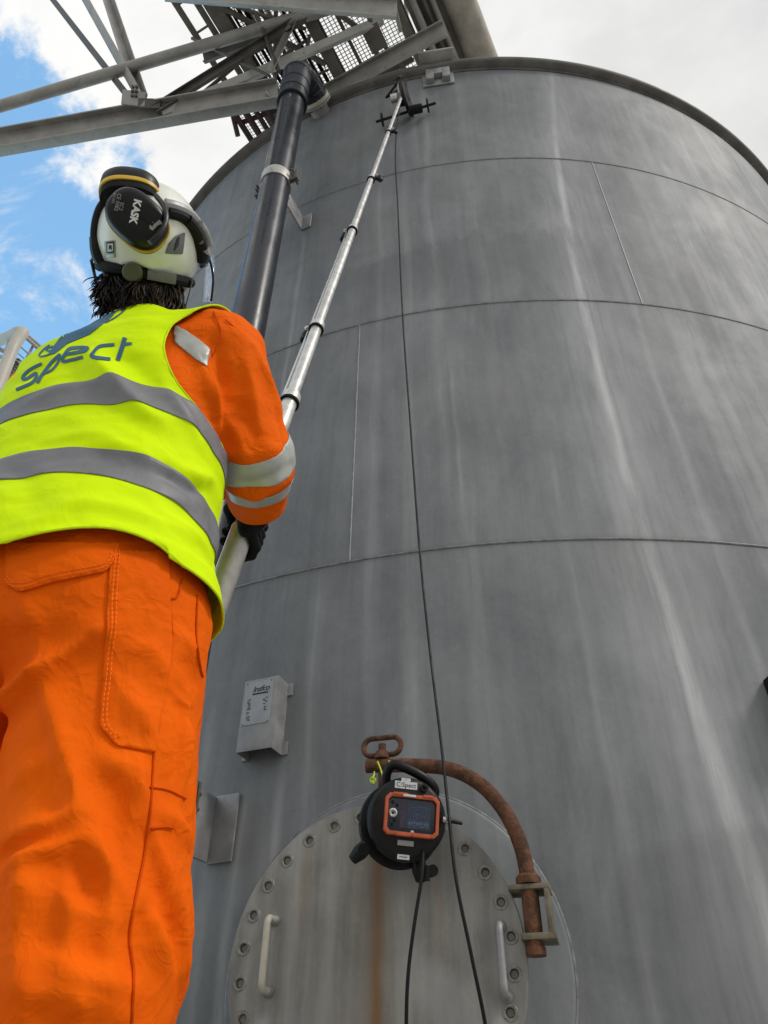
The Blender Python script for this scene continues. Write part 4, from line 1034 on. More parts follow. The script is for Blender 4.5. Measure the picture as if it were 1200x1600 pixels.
# hands stand off the pole: palm on the near side for the right hand, far side for the left
def hand_frame(cw, towards):
    d = pdn; a = np.asarray(towards, float); a = a - d * (a @ d); a /= np.linalg.norm(a); return cw, d, a, np.cross(d, a)
hrF = hand_frame(pp(pt_of(372, 832)), L2W(ER) + np.array([.06, 0, 0]) - pp(pt_of(372, 832)))
hlF = hand_frame(pp(HLp), L2W(EL) - pp(HLp))
def wristof(Fm): c, d, a, b = Fm; return c + a * .085 - d * .005
WR, WL = W2L(wristof(hrF)), W2L(wristof(hlF))
def hand_sdf(Pw, Fm, sgn, grow=0.):
    c, d, a, b = Fm; rp = .029
    def pt(ang, r, h): return c + (a * math.cos(ang) + b * sgn * math.sin(ang)) * r + d * h
    D = limb(Pw, c + a * .052 + d * .028, c + a * .052 - d * .034, .021 + grow, .019 + grow)
    D = smin(D, limb(Pw, c + a * .085, c + a * .055, .026 + grow, .028 + grow), .02)
    for i, L in enumerate((.95, 1.05, 1.0, .82)):
        h = .036 - i * .0235; r = rp + .0095; prev = pt(.35, r + .006, h)
        for j, an in enumerate((1.1, 1.9, 2.9, 3.7)):
            q = pt(.25 + an * L, r - .001 * j, h - .002 * j); D = smin(D, limb(Pw, prev, q, .0105 - .0006 * j + grow, .0099 - .0006 * j + grow), .004); prev = q
    th = [pt(-.35, .052, .034), pt(-.95, .046, .052), pt(-1.75, rp + .012, .060), pt(-2.5, rp + .011, .056)]
    for p, q, r1, r2 in zip(th[:-1], th[1:], (.0145, .0125, .0115), (.0125, .0115, .010)): D = smin(D, limb(Pw, p, q, r1 + grow, r2 + grow), .006)
    return D

# ---- head frame
HEADC = np.array([-.495, .880, 1.720]); hyaw, hpit = rad(12), rad(54)
h_f = np.array([-math.sin(hyaw) * math.cos(hpit), math.cos(hyaw) * math.cos(hpit), math.sin(hpit)]); h_r = np.array([math.cos(hyaw), math.sin(hyaw), 0.]); h_u = np.cross(h_r, h_f)
HROT = np.stack([h_r, h_f, h_u], 1)
def hp(r, f_, u): return HEADC + h_r * r + h_f * f_ + h_u * u
NECKB = L2W(np.array([0, .0, 1.50]))
def head_sdf(Pw):
    D = ellip(Pw, hp(0, -.012, .02), (.076, .098, .098), HROT)
    D = smin(D, ellip(Pw, hp(0, .025, -.05), (.058, .068, .075), HROT), .04)
    D = smin(D, limb(Pw, hp(0, .098, .005), hp(0, .118, -.022), .008, .013), .014)          # nose
    D = smin(D, limb(Pw, hp(-.022, .088, -.055), hp(.022, .088, -.055), .008, .008), .012)  # lips
    D = smin(D, limb(Pw, hp(-.014, .080, -.098), hp(.014, .080, -.098), .018, .018), .025)  # chin
    for s_ in (-1, 1):
        D = smin(D, ellip(Pw, hp(s_ * .078, -.004, -.008), (.010, .020, .032), HROT), .008)
        D = smin(D, limb(Pw, hp(s_ * .012, .088, .022), hp(s_ * .045, .078, .022), .009, .008), .01)
    return smin(D, limb(Pw, hp(0, -.025, -.04), NECKB, .056, .062), .04)
T_JACKET = [(.84, 0, 0, .178, .135), (1.0, 0, 0, .176, .13), (1.15, 0, 0, .178, .128), (1.30, 0, -.005, .192, .132), (1.41, 0, 0, .188, .118), (1.49, 0, .012, .12, .085), (1.545, 0, .012, .07, .07)]
def torso_core(P, grow=0.):
    t = np.array(T_JACKET); t[:, 3:] += grow
    D = loft(P, t)
    for S in (SR, SL): D = smin(D, limb(P, np.array([0, .0, 1.485]) + (S - [0, 0, 1.485]) * .2, S + np.array([0, 0, -.015]), .055 + grow, .062 + grow), .06)
    return D
KR, KL = np.array([.143, .02, .48]), np.array([-.172, .05, .48]); AR, AL = np.array([.155, -.02, .10]), np.array([-.17, -.01, .10])
def legs_core(P, r0, r1, r2, tab, k=.05):
    D0 = loft(P, tab); D = D0
    for s_, K, A in ((1, KR, AR), (-1, KL, AL)):
        H = np.array([s_ * .118, -.005, .86]); D = np.minimum(D, smin(D0, smin(limb(P, H, K, r0, r1), limb(P, K, A, r1, r2), .03), k))
    return D
def body_sdf(Pw):
    P = W2L(Pw); t = np.array(T_JACKET); t[:, 3:] -= .03
    D = loft(P, t)
    for S, E, W in ((SR, ER, WR), (SL, EL, WL)):
        D = smin(D, limb(P, np.array([0, 0, 1.47]), S, .05, .05), .05); D = smin(D, limb(P, S, E, .05, .04), .04); D = smin(D, limb(P, E, W, .042, .029), .02)
    D = smin(D, legs_core(P, .085, .06, .045, [(.82, 0, 0, .15, .11), (.95, 0, 0, .16, .115), (1.05, 0, 0, .15, .105)]), .05)
    for K, A in ((KR, AR), (KL, AL)): D = smin(D, limb(P, A + np.array([0, -.03, -.05]), A + np.array([0, .13, -.07]), .035, .03), .03)
    D = smin(D, head_sdf(Pw), .03)
    for Fm, s_ in ((hrF, 1), (hlF, -1)): D = smin(D, hand_sdf(Pw, Fm, s_, -.0025), .012)
    return D
bbw = lambda pts, m: (np.min(pts, 0) - m, np.max(pts, 0) + m)
person = thing('person', 'person in yellow vest, orange workwear and white helmet gripping the long pole', 'person', (PX, PY, 0))
allw = np.array([L2W(p) for p in (SR, SL, ER, EL, WR, WL, KR, KL, AR - [0, .1, .1], AL + [0, .2, -.1])] + [HEADC + [0, 0, .13], HEADC - [.12, .12, 0], hrF[0], hlF[0]])
V, F = surface_nets(body_sdf, *bbw(allw, .10), .0095)
mesh_obj('body', V, F, M['skin'], person, smooth=True)
for s_ in (-1, 1): 
    MB().lathe([(.0001, .0115)] + [(.0115 * math.sin(a), .0115 * math.cos(a)) for a in np.linspace(.3, 2.8, 8)] + [(.0001, -.0115)], 14, hp(s_ * .031, .0795, .006), h_f, closed=False).build('eye', M['white_label'], person)

# ---- trousers
T_TR = [(.80, 0, -.01, .185, .145), (.88, 0, -.012, .196, .156), (.95, 0, -.008, .190, .150), (1.03, 0, 0, .178, .138)]
def trouser_sdf(Pw):
    P = W2L(Pw); D = legs_core(P, .116, .116, .108, T_TR, .05)
    for s_ in (-1, 1): D = smin(D, ellip(P, (s_ * .085, -.060, .875), (.098, .092, .115)), .05)
    return D
lo, hi = bbw(np.array([L2W(p) for p in (KR, KL, AR, AL, np.array([.1, -.15, 1.0]), np.array([-.1, .15, 1.0]))]), .13); hi[2] = 1.06; lo[2] = .04
V, F = surface_nets(trouser_sdf, lo, hi, .011, 1)
V, F = subdivide(V, F); V = laplace(V, F, 2)
bv = bvh_of(V, F)
strokes = [
    ([(-40, 1140), (0, 1112), (63, 1057), (115, 1012), (150, 985)], .016, .013), ([(-20, 1160), (30, 1110), (90, 1060), (140, 1030)], .018, -.007),
    ([(70, 1060), (82, 1110), (95, 1155), (112, 1215), (115, 1290)], .013, .010), ([(60, 1080), (72, 1140), (80, 1190), (90, 1260)], .014, -.008),
    ([(115, 1296), (85, 1314), (20, 1334), (-20, 1345)], .010, -.015), ([(118, 1318), (85, 1330), (25, 1352)], .013, .013), ([(112, 1275), (80, 1292), (20, 1310)], .014, .009),
    ([(120, 1300), (150, 1340), (175, 1375), (200, 1420)], .013, .007), ([(95, 1330), (140, 1395), (200, 1470)], .018, -.006),
    ([(35, 1360), (55, 1405), (60, 1450)], .009, .006), ([(60, 1380), (130, 1430), (190, 1440)], .014, .005),
    ([(70, 1495), (130, 1525), (200, 1545)], .012, .010), ([(60, 1475), (120, 1500), (190, 1520)], .012, -.008), ([(0, 1440), (40, 1470), (70, 1500)], .02, -.008),
    ([(30, 1540), (110, 1570), (190, 1590)], .016, .008), ([(235, 1300), (262, 1380), (283, 1470), (288, 1540)], .009, .008), ([(226, 1310), (248, 1390), (272, 1480), (280, 1560)], .009, -.007),
    ([(222, 1400), (240, 1455), (270, 1520)], .010, .006), ([(205, 1450), (225, 1425), (235, 1418)], .008, -.008), ([(288, 1260), (294, 1300), (300, 1345)], .008, -.010),
    ([(250, 1270), (275, 1285), (298, 1310)], .010, .006), ([(200, 1010), (230, 1020), (262, 1060)], .012, .005), ([(190, 1090), (215, 1120), (235, 1160)], .014, .006),
    ([(275, 990), (295, 1010), (308, 1050)], .010, .006), ([(270, 1090), (290, 1120), (305, 1135)], .010, -.005), ([(20, 960), (70, 975), (130, 965)], .03, -.008),
    ([(60, 985), (110, 1010), (150, 1000)], .022, -.006), ([(150, 1180), (200, 1210), (225, 1260)], .016, .006), ([(130, 1190), (170, 1230), (200, 1290)], .014, -.005), ([(20, 1230), (50, 1200), (80, 1190)], .012, .006),
    ([(120, 1215), (150, 1290), (165, 1380), (170, 1460), (165, 1560)], .010, .007), ([(140, 1225), (168, 1300), (182, 1390), (186, 1470)], .010, -.006), ([(40, 1350), (30, 1430), (40, 1520), (35, 1600)], .012, .007),
    ([(100, 1340), (110, 1420), (105, 1500), (115, 1590)], .009, .005), ([(30, 930), (60, 1000), (70, 1050)], .012, .004), ([(215, 1190), (208, 1260), (190, 1330)], .009, .006), ([(295, 1080), (290, 1180), (280, 1250)], .008, .005), ([(280, 1080), (276, 1180), (266, 1240)], .008, -.005)]
V, _ = folds(V, F, bv, strokes); V = laplace(V, F, 2, .4)
N = vnormals(V, F); V = wrinkle(V, N, 3, 42, .0016, 16, (1, 1, .7)); N = vnormals(V, F); V = wrinkle(V, N, 5, 110, .0005, 14)
g = np.minimum(V[:, 2] - .10, 1.035 - V[:, 2])
Vc, Fc = clip_mesh(V, F, g)
tro = mesh_obj('trousers', Vc, Fc, M['orange'], person, smooth=True); solid(tro, .002)
bv = bvh_of(V, F)
P1 = [(172, 862), (168, 940), (165, 1000), (160, 1070), (156, 1136), (181, 1166), (241, 1177), (250, 1115), (260, 1060), (268, 1008), (264, 935), (262, 862)]
P2 = [(12, 850), (10, 913), (33, 926), (87, 910), (165, 894), (184, 871), (184, 850)]
for poly, lf in ((P1, .0034), (P2, .0042)):
    pv, pf_ = garment_patch(V, F, poly, lf); po = solid(mesh_obj('pocket' if lf < .004 else 'pocket_flap', pv, pf_, M['orange'], tro, smooth=True), .0034)
def seam(pts, r=.0014, name='seam', parent=None, mat='orange_seam', lift=.0012, b=None):
    pth = px_path(b or bv, pts, 7, lift)
    if len(pth) > 2: return MB().tube(pth, r, 6, up=(.3, -.9, .1)).build(name, M[mat], parent or tro)
seam([(262, 870), (264, 935), (268, 1008), (252, 1100), (240, 1177), (233, 1280), (224, 1340), (203, 1452), (208, 1520), (205, 1598)])
seam([(308, 930), (306, 990), (312, 1040), (316, 1058)]); seam([(236, 1295), (258, 1292), (270, 1294)]); seam([(184, 872), (215, 888), (245, 920), (264, 960)], .001)
seam([(233, 1230), (262, 1235), (290, 1248)], .001); seam([(264, 936), (276, 932), (284, 905)], .0016)
M['stitch'] = fabric('stitch_thread', (1.0, .26, .02), (.9, .2, .02))
mb = MB()
for off, pts in ((7, P1[:6]), (13, P1[:6]), (-6, P2[1:6]), (-12, P2[1:6])):
    pts = [np.array(p, float) for p in pts]; sh = []
    for i, p in enumerate(pts):
        d = pts[min(i + 1, len(pts) - 1)] - pts[max(i - 1, 0)]; d /= np.linalg.norm(d); nrm = np.array([-d[1], d[0]]); sh.append(p + nrm * (-off if off > 0 else off) * (1 if off > 0 else 1))
    pth = px_path(bv, sh, 12, .0052)
    if len(pth) < 3: continue
    L = np.cumsum([0] + [np.linalg.norm(b - a) for a, b in zip(pth[:-1], pth[1:])]); pth = np.array(pth)
    at = lambda s: np.array([np.interp(s, L, pth[:, k]) for k in range(3)])
    for s in np.arange(0, L[-1] - .005, .0062): mb.tube([at(s), at(s + .0040)], .0006, 4)
if mb.v: mb.build('stitching', M['stitch'], tro)['kind'] = 'stuff'

# ---- jacket with sleeves
CUFR, CUFL = .74, .85
def jacket_sdf(Pw):
    P = W2L(Pw); D = torso_core(P)
    for S, E, W in ((SR, ER, WR), (SL, EL, WL)):
        D = smin(D, limb(P, S, bone(S, E, .95), .076, .062), .05); D = smin(D, limb(P, E, bone(E, W, 1.0), .061, .058), .03)
    return D
jw = np.array([L2W(p) for p in (SR, SL, ER, EL, WR, WL)] + [L2W(np.array([0, -.14, .9])), L2W(np.array([0, .14, 1.55]))])
lo, hi = bbw(jw, .10); lo[2] = .86
V, F = surface_nets(jacket_sdf, lo, hi, .0115, 1); V, F = subdivide(V, F); V = laplace(V, F, 2)
bv = bvh_of(V, F)
js = [([(330, 520), (345, 580), (345, 640)], .012, -.008), ([(322, 560), (332, 620), (338, 670)], .012, .008), ([(365, 520), (385, 580), (400, 650), (410, 690)], .018, .006), ([(350, 505), (372, 540), (380, 600)], .012, -.005),
      ([(395, 540), (420, 600), (440, 665)], .012, .006), ([(345, 700), (380, 715), (440, 700)], .016, .004), ([(350, 745), (395, 756), (455, 728)], .012, -.009), ([(360, 765), (400, 772), (462, 745)], .012, .007),
      ([(380, 640), (400, 680), (430, 690)], .012, -.005), ([(350, 650), (375, 690), (385, 720)], .013, .006), ([(300, 540), (315, 590), (330, 640)], .014, .006), ([(425, 620), (440, 690), (450, 710)], .008, -.005)]
V, _ = folds(V, F, bv, js); N = vnormals(V, F); V = wrinkle(V, N, 11, 48, .0016, 16); N = vnormals(V, F); V = wrinkle(V, N, 12, 120, .0005, 12)
P = W2L(V); fdR = (WR - ER) / np.linalg.norm(WR - ER); LfR = np.linalg.norm(WR - ER); udR = (ER - SR) / np.linalg.norm(ER - SR); LuR = np.linalg.norm(ER - SR)
fdL = (WL - EL) / np.linalg.norm(WL - EL); LfL = np.linalg.norm(WL - EL)
cutR = LfR * CUFR - (P - ER) @ fdR; cutL = LfL * CUFL - (P - EL) @ fdL
nearR = np.linalg.norm(P - bone(ER, WR, .9), axis=1) < .17; nearL = np.linalg.norm(P - bone(EL, WL, .9), axis=1) < .17
cutR = np.where(nearR & (P[:, 0] > .0), cutR, .05); cutL = np.where(nearL & (P[:, 0] < 0), cutL, .05)
g = np.minimum(np.minimum(cutR, cutL), V[:, 2] - .90)
neck = np.linalg.norm((P - [0, .005, 0])[:, :2], axis=1); g = np.minimum(g, np.where(P[:, 2] > 1.47, neck - .063, .05))
Vj, Fj = clip_mesh(V, F, g); jac = solid(mesh_obj('jacket', Vj, Fj, M['orange'], person, smooth=True), .0025)
VJ, FJ = V, F
# sleeve tapes
def tape(V, F, g, lift, name, mat, parent, th=.001):
    N = vnormals(V, F); near = g > -.02; Fm = np.asarray(F)[near[np.asarray(F)].any(1)]
    v, f = clip_mesh(V + N * lift, Fm, g); return solid(mesh_obj(name, v, f, M[mat], parent, smooth=True), th)
sU = (P - SR) @ udR; sF = (P - ER) @ fdR
armR = (P[:, 0] > .10) & (P[:, 2] < 1.42)
low = armR & (np.linalg.norm(P - bone(ER, WR, .4), axis=1) < .22)
dd_ = udR * .50 + fdR * .86; dd_ /= np.linalg.norm(dd_); cd = (P - ER) @ dd_
for f0, f1 in ((-.042, .006), (.040, .076)):
    gq = np.where(low & (np.linalg.norm(P - bone(ER, WR, .3), axis=1) < .16), np.minimum(cd - f0, f1 - cd), -1.)
    tape(VJ, FJ, gq, .0016, 'sleeve_tape', 'reflect_pale', jac)
PS = [(272, 508), (292, 518), (312, 532), (328, 546), (323, 573), (303, 560), (284, 545), (272, 535)]
pv, pf_ = garment_patch(VJ, FJ, PS, .0018); solid(mesh_obj('shoulder_tape', pv, pf_, M['reflect_pale'], jac, smooth=True), .001)
seam([(334, 488), (345, 520), (336, 548), (322, 575), (320, 600)], .0014, parent=jac, b=bv)
seam([(352, 500), (372, 520), (380, 560)], .001, parent=jac, b=bv)

# ---- vest
T_V = [(.82, 0, -.010, .216, .186), (.92, 0, -.010, .214, .180), (1.05, 0, -.004, .209, .162), (1.18, 0, -.004, .206, .150), (1.30, 0, -.008, .206, .148), (1.40, 0, -.004, .200, .134), (1.49, 0, .01, .128, .095), (1.55, 0, .012, .082, .08)]
def vest_sdf(Pw):
    P = W2L(Pw); D = loft(P, T_V, 2.35)
    for S in (SR, SL): D = smin(D, limb(P, np.array([0, .0, 1.492]) + (S - [0, 0, 1.492]) * .2, S + np.array([0, 0, -.008]), .064, .072), .06)
    return D
lo, hi = bbw(np.array([L2W(np.array([s_ * .24, t_ * .2, z])) for s_ in (-1, 1) for t_ in (-1, 1) for z in (.84, 1.58)]), .03)
V, F = surface_nets(vest_sdf, lo, hi, .0115, 1); V, F = subdivide(V, F); V = laplace(V, F, 3)
bv0 = bvh_of(V, F)
vsk = [([(140, 555), (175, 595), (215, 640), (250, 660)], .016, .009), ([(170, 540), (215, 575), (255, 610)], .022, -.010), ([(120, 570), (150, 610), (200, 650)], .018, -.005),
       ([(30, 640), (90, 610), (140, 600)], .02, .004), ([(60, 690), (150, 680), (230, 720), (300, 760)], .02, .004), ([(90, 720), (180, 715), (260, 745)], .018, -.004),
       ([(40, 830), (130, 790), (230, 815), (310, 850)], .018, .006), ([(60, 850), (150, 815), (240, 840), (300, 870)], .018, -.006), ([(0, 850), (80, 842), (180, 850)], .012, .006),
       ([(250, 740), (290, 765), (320, 770)], .010, -.007), ([(265, 725), (300, 745), (330, 750)], .010, .006), ([(245, 800), (290, 830), (325, 880)], .012, .005), ([(200, 880), (260, 890), (310, 930)], .02, -.005),
       ([(0, 720), (40, 760), (60, 800)], .02, -.006), ([(250, 590), (280, 640), (310, 690)], .012, .005)]
V, _ = folds(V, F, bv0, vsk); N = vnormals(V, F); V = wrinkle(V, N, 21, 30, .0024, 14, (1, 1, 1.5)); N = vnormals(V, F); V = wrinkle(V, N, 22, 80, .0008, 14, (.6, .6, 1.6))
N = vnormals(V, F); psh = np.clip(.022 - trouser_sdf(V), 0, .05)[:, None] * np.clip((1.10 - V[:, 2:3]) / .06, 0, 1); psh = np.maximum(psh, np.clip(.010 - jacket_sdf(V), 0, .03)[:, None] * np.clip((V[:, 2:3] - 1.36) / .06, 0, 1)); psh = np.maximum(psh, laplace(psh, F, 25)); psh = laplace(psh, F, 12); V = V + N * psh; V = laplace(V, F, 2, .4)
P = W2L(V); bv = bvh_of(V, F)
# arm holes: edge on the back read off as a curve of height
pz_ = np.array([1.195, 1.215, 1.245, 1.285, 1.33, 1.38, 1.42, 1.46, 1.50, 1.54]); pxx = np.array([.222, .197, .168, .150, .137, .134, .143, .166, .190, .200])
lim = np.interp(P[:, 2], pz_, pxx)
zlow = pz_[0]
inz = P[:, 2] > zlow
lim = np.where(inz, lim + np.where(P[:, 1] > 0, .0, 0.), 9.)
lim = np.where(inz, lim, 1.0)
gR = np.where(inz, lim - P[:, 0], .05); gL = np.where(inz, lim + .03 + P[:, 0], .05)
# round the bottom of the arm hole
gb = np.maximum(np.minimum(gR, .05), (zlow + .004 - P[:, 2])); gb2 = np.maximum(np.minimum(gL, .05), (zlow + .004 - P[:, 2]))
hem = V[:, 2] - (.862 + .044 * np.clip((P[:, 0] - .06) / .12, 0, 1) + .006 * np.sin(P[:, 0] * 14 + 1) + .012 * (P[:, 1] < -.1))
neck = np.linalg.norm((P - [0, .02, 0])[:, :2], axis=1) - .080
g = np.minimum(np.minimum(gb, gb2), hem); g = np.minimum(g, np.where(P[:, 2] > 1.46, neck, .05))
Vv, Fv = clip_mesh(V, F, g); vest = solid(mesh_obj('safety_vest', Vv, Fv, M['vest'], person, smooth=True), .0022)
# binding along the edges
bm = bmesh.new(); me = vest.data; bm.from_mesh(me); be = [e for e in bm.edges if len(e.link_faces) == 1]
M['bind'] = fabric('vest_binding', (.62, .88, .01), (.55, .8, .01), .7)
adj = {}
for e in be:
    a, b = e.verts[0].index, e.verts[1].index; adj.setdefault(a, []).append(b); adj.setdefault(b, []).append(a)
co = {v.index: np.array(v.co[:]) for v in bm.verts}; bm.free(); seen = set()
for st in list(adj):
    if st in seen: continue
    loop = [st]; seen.add(st); cur = st
    while True:
        nx = [q for q in adj[cur] if q not in seen]
        if not nx: break
        cur = nx[0]; seen.add(cur); loop.append(cur)
    if len(loop) < 25: continue
    pth = np.array([co[i] for i in loop]); k = 5
    pth = np.stack([sum(np.roll(pth[:, a], s_) for s_ in range(-k, k + 1)) / (2 * k + 1) for a in range(3)], 1)[::3]
    MB().tube(list(pth), .0017, 6, closed=True).build('binding', M['bind'], vest)
# reflective bands
def band(z0, z1):
    w = .004 * np.sin(P[:, 0] * 11 + .5); gg = np.minimum(V[:, 2] - z0 - w, z1 + w - V[:, 2]); return np.minimum(gg, np.minimum(gb, gb2))
BN = [(1.012, 1.066), (1.168, 1.220)]
for z0, z1 in BN: tape(V, F, band(z0, z1), .0016, 'reflective_band', 'reflect', vest)
# printed word and emblem, laid on the cloth as thin ink
def Z3(x, y): return (x / 4.615, 470 + y / 4.615)
def ribbon(mb, pts, w, n=6, lift=.0012, taper=None):
    q = smooth_path([np.array([*Z3(*p), 0.]) for p in pts], n) if n > 1 else [np.array([*Z3(*p), 0.]) for p in pts]
    prev = []
    for i, a in enumerate(q):
        d = q[min(i + 1, len(q) - 1)] - q[max(i - 1, 0)]; d = d[:2] / (np.linalg.norm(d[:2]) + 1e-9); nr = np.array([-d[1], d[0]])
        k = w if taper is None else w * np.interp(i / (len(q) - 1), [0, .5, 1], taper)
        L_, R_ = cast(bv, *(a[:2] + nr * k / 2)), cast(bv, *(a[:2] - nr * k / 2))
        if L_[0] is None or R_[0] is None: prev = []; continue
        cur = [p + (nn if nn @ (cC - p) > 0 else -nn) * lift for p, nn in (L_, R_)]
        if len(prev): mb.add([prev[0], prev[1], cur[1], cur[0]], [(0, 1, 2, 3)])
        prev = cur
def letter(*strk):
    mb = MB()
    for pts, w, n in strk: ribbon(mb, pts, w, n)
    if mb.v: mesh_obj('printed_letter', mb.v, mb.f, M['print'], vest)
letter(([(305, 455), (255, 478), (205, 508), (170, 545), (168, 568), (200, 562), (240, 535), (262, 525), (264, 550), (235, 592), (180, 618), (118, 644)], 4.6, 5))
letter(([(270, 597), (300, 545), (335, 497), (380, 440), (436, 388)], 5.0, 5), ([(436, 388), (428, 425), (405, 470), (370, 505), (325, 525)], 3.6, 5))
letter(([(480, 388), (560, 374), (612, 362), (634, 345), (600, 339), (540, 342), (500, 350), (472, 385), (452, 425), (462, 440), (530, 426), (600, 407)], 5.0, 5))
letter(([(828, 320), (760, 324), (712, 336), (676, 372), (660, 400), (690, 411), (740, 418), (796, 424)], 5.2, 5))
letter(([(902, 268), (888, 320), (870, 375), (848, 435)], 7.0, 5), ([(884, 318), (920, 314), (952, 312)], 4.4, 3))
emb = [Z3(*p) for p in ((340, 392), (375, 335), (430, 265), (470, 215), (550, 165), (630, 128), (710, 98), (790, 76), (838, 70), (800, 118), (740, 165), (690, 205), (640, 243), (560, 275), (490, 303), (430, 350), (395, 378))]
emb = [(a + 1, b + 1) for a, b in emb]; pv, pf_ = garment_patch(V, F, emb, .0012, -.25)
if len(pf_): mesh_obj('printed_emblem', pv, pf_, M['print'], vest, smooth=True)
mb = MB(); ribbon(mb, [(360, 320), (325, 345), (288, 385), (290, 404), (330, 398), (390, 375)], 2.2, 5); ribbon(mb, [(905, 58), (870, 62), (840, 75)], 2.0, 5); ribbon(mb, [(905, 58), (880, 88), (820, 130), (760, 162)], 2.0, 5)
ribbon(mb, [(385, 330), (345, 345), (335, 360), (370, 362), (420, 320)], 2.6, 5)
if mb.v: mesh_obj('printed_emblem_line', mb.v, mb.f, M['print'], vest)
M['print_lime'] = M['bind']
mb = MB()
for k in range(9):
    x0 = 430 + k * 42; y0 = 272 - k * 21; ribbon(mb, [(x0, y0), (x0 + 22, y0 - 14 - 3 * (k % 2)), (x0 + 34, y0 - 8)], 2.2, 4, .0020)
if mb.v: mesh_obj('printed_emblem_pattern', mb.v, mb.f, M['bind'], vest)['kind'] = 'stuff'

# ---- gloves, boots
for Fm, s_ in ((hrF, 1), (hlF, -1)):
    pts = np.array([Fm[0]]); lo, hi = Fm[0] - .12, Fm[0] + .12
    W_ = L2W(WR if s_ > 0 else WL); E_ = L2W(ER if s_ > 0 else EL)
    def gl(Pw): return smin(hand_sdf(Pw, Fm, s_, .0005), limb(Pw, W_, W_ + (E_ - W_) * .22, .034, .038), .02)
    lo, hi = np.minimum(lo, W_ - .07), np.maximum(hi, W_ + .07); V2, F2 = surface_nets(gl, lo, hi, .0042, 1)
    go = mesh_obj('glove', V2, F2, M['glove'], person, smooth=True)
    c, d, a, b = Fm; gp_ = ((V2 - c) @ a); hh_ = (V2 - c) @ d
    bk = np.where(np.abs(hh_) < .05, np.minimum(gp_ - .050, .095 - gp_), -1.); bk = np.minimum(bk, .026 - np.abs(hh_))
    N2 = vnormals(V2, F2); v3, f3 = clip_mesh(V2 + N2 * .0015, F2, bk)
    if len(f3): mesh_obj('glove_back', v3, f3, M['glove2'], go, smooth=True)
for A in (AR, AL):
    def bt(Pw):
        P = W2L(Pw); D = limb(P, A + np.array([0, .0, .12]), A + np.array([0, -.01, -.03]), .058, .055)
        D = smin(D, limb(P, A + np.array([0, -.03, -.05]), A + np.array([.01, .15, -.055]), .05, .046), .05); return np.maximum(D, .004 - P[..., 2])
    c = L2W(A); V2, F2 = surface_nets(bt, c - [.16, .22, .12], c + [.16, .24, .2], .011, 1); mesh_obj('boot', V2, F2, M['boot'], person, smooth=True)

# ---- helmet
HC_ = hp(0, -.004, .052); RA, RB, RC = .104, .130, .110
hel = []; hf = []; NP_, NT_ = 96, 36
def edge_u(phi):
    """height of the rim over the helmet centre; phi 0 = nape, + to the right"""
    a = abs(phi); return np.interp(a, [0, .28, .6, .95, 1.3, 1.7, 2.2, 2.7, math.pi], [-.054, -.060, -.086, -.098, -.082, -.056, -.042, -.040, -.040])
def hpt(phi, th_, k=1.):
    x, y, z = RA * math.sin(th_) * math.sin(phi), -RB * math.sin(th_) * math.cos(phi), RC * math.cos(th_)
    bl = 1 + .05 * max(0, -z / RC); rid = 1 + .012 * math.exp(-((abs(phi) - .55) / .12)**2) * math.sin(th_)
    return HC_ + (h_r * x * bl * rid + h_f * y * bl * rid + h_u * z) * k
def th_edge(phi): return math.acos(max(-1, min(1, edge_u(phi) / RC)))
for i in range(NP_):
    phi = -math.pi + 2 * math.pi * i / NP_; te = th_edge(phi)
    for j in range(NT_ + 1):
        t = j / NT_; th_ = .002 + (te - .002) * t; k = 1 + (.03 * max(0, (t - .9) / .1)**2); hel.append(hpt(phi, th_, k))
for i in range(NP_):
    for j in range(NT_): a, b = i * (NT_ + 1) + j, ((i + 1) % NP_) * (NT_ + 1) + j; hf.append((a, a + 1, b + 1, b))
helm = solid(mesh_obj('helmet', hel, hf, M['helmet'], person, smooth=True), .006, -1)
hbv = bvh_of(hel, hf)
def on_h(u, v, lift=0.):
    p, nn = cast(hbv, u, v)
    if p is None: return None
    if nn @ (cC - p) < 0: nn = -nn
    return p + nn * lift
def h_patch(name, poly, lift, mat, parent, th=.002):
    N_ = vnormals(np.array(hel), np.array(hf)); Vh = np.array(hel)
    if np.mean(np.einsum('ij,ij->i', N_, Vh - HC_)) < 0: N_ = -N_
    face = np.einsum('ij,ij->i', N_, cC - Vh) > 0
    ctr = np.mean([on_h(*q) if on_h(*q) is not None else HC_ for q in poly], axis=0)
    # fine local sheet cast onto the shell
    poly = np.array(poly, float); lo, hi = poly.min(0) - 2, poly.max(0) + 2; n = 22; vs_, ok = [], []
    for a in np.linspace(lo[0], hi[0], n):
        for b in np.linspace(lo[1], hi[1], n): p = on_h(a, b, lift); ok.append(p is not None); vs_.append(p if p is not None else HC_)
    fs_ = [(i * n + j, (i + 1) * n + j, (i + 1) * n + j + 1, i * n + j + 1) for i in range(n - 1) for j in range(n - 1)]
    fs_ = [f for f in fs_ if all(ok[q] for q in f)]; vs_ = np.array(vs_)
    g_ = poly_sdf(project(vs_), poly); v, f = clip_mesh(vs_, fs_, g_)
    if len(f): return solid(mesh_obj(name, v, f, M[mat], parent, smooth=True), th, 0)
vent = h_patch('vent', [(258, 396), (264, 380), (274, 369), (289, 363), (287, 385), (285, 397), (272, 397)], .001, 'greyp', helm)
h_patch('vent_slot', [(277, 372), (281, 369), (279, 384), (274, 390), (272, 394), (274, 383)], .003, 'ink', helm, .001)
h_patch('sticker', [(163, 377), (180, 375), (181, 402), (164, 404)], .0008, 'palegrey', helm, .0004)
h_patch('sticker_frame', [(166, 378), (178, 377), (178.5, 395), (166.5, 396)], .0014, 'ink', helm, .0004)
h_patch('sticker_panel', [(168, 381), (176.5, 380), (176.8, 392.5), (168.3, 393.5)], .0020, 'white_label', helm, .0004)
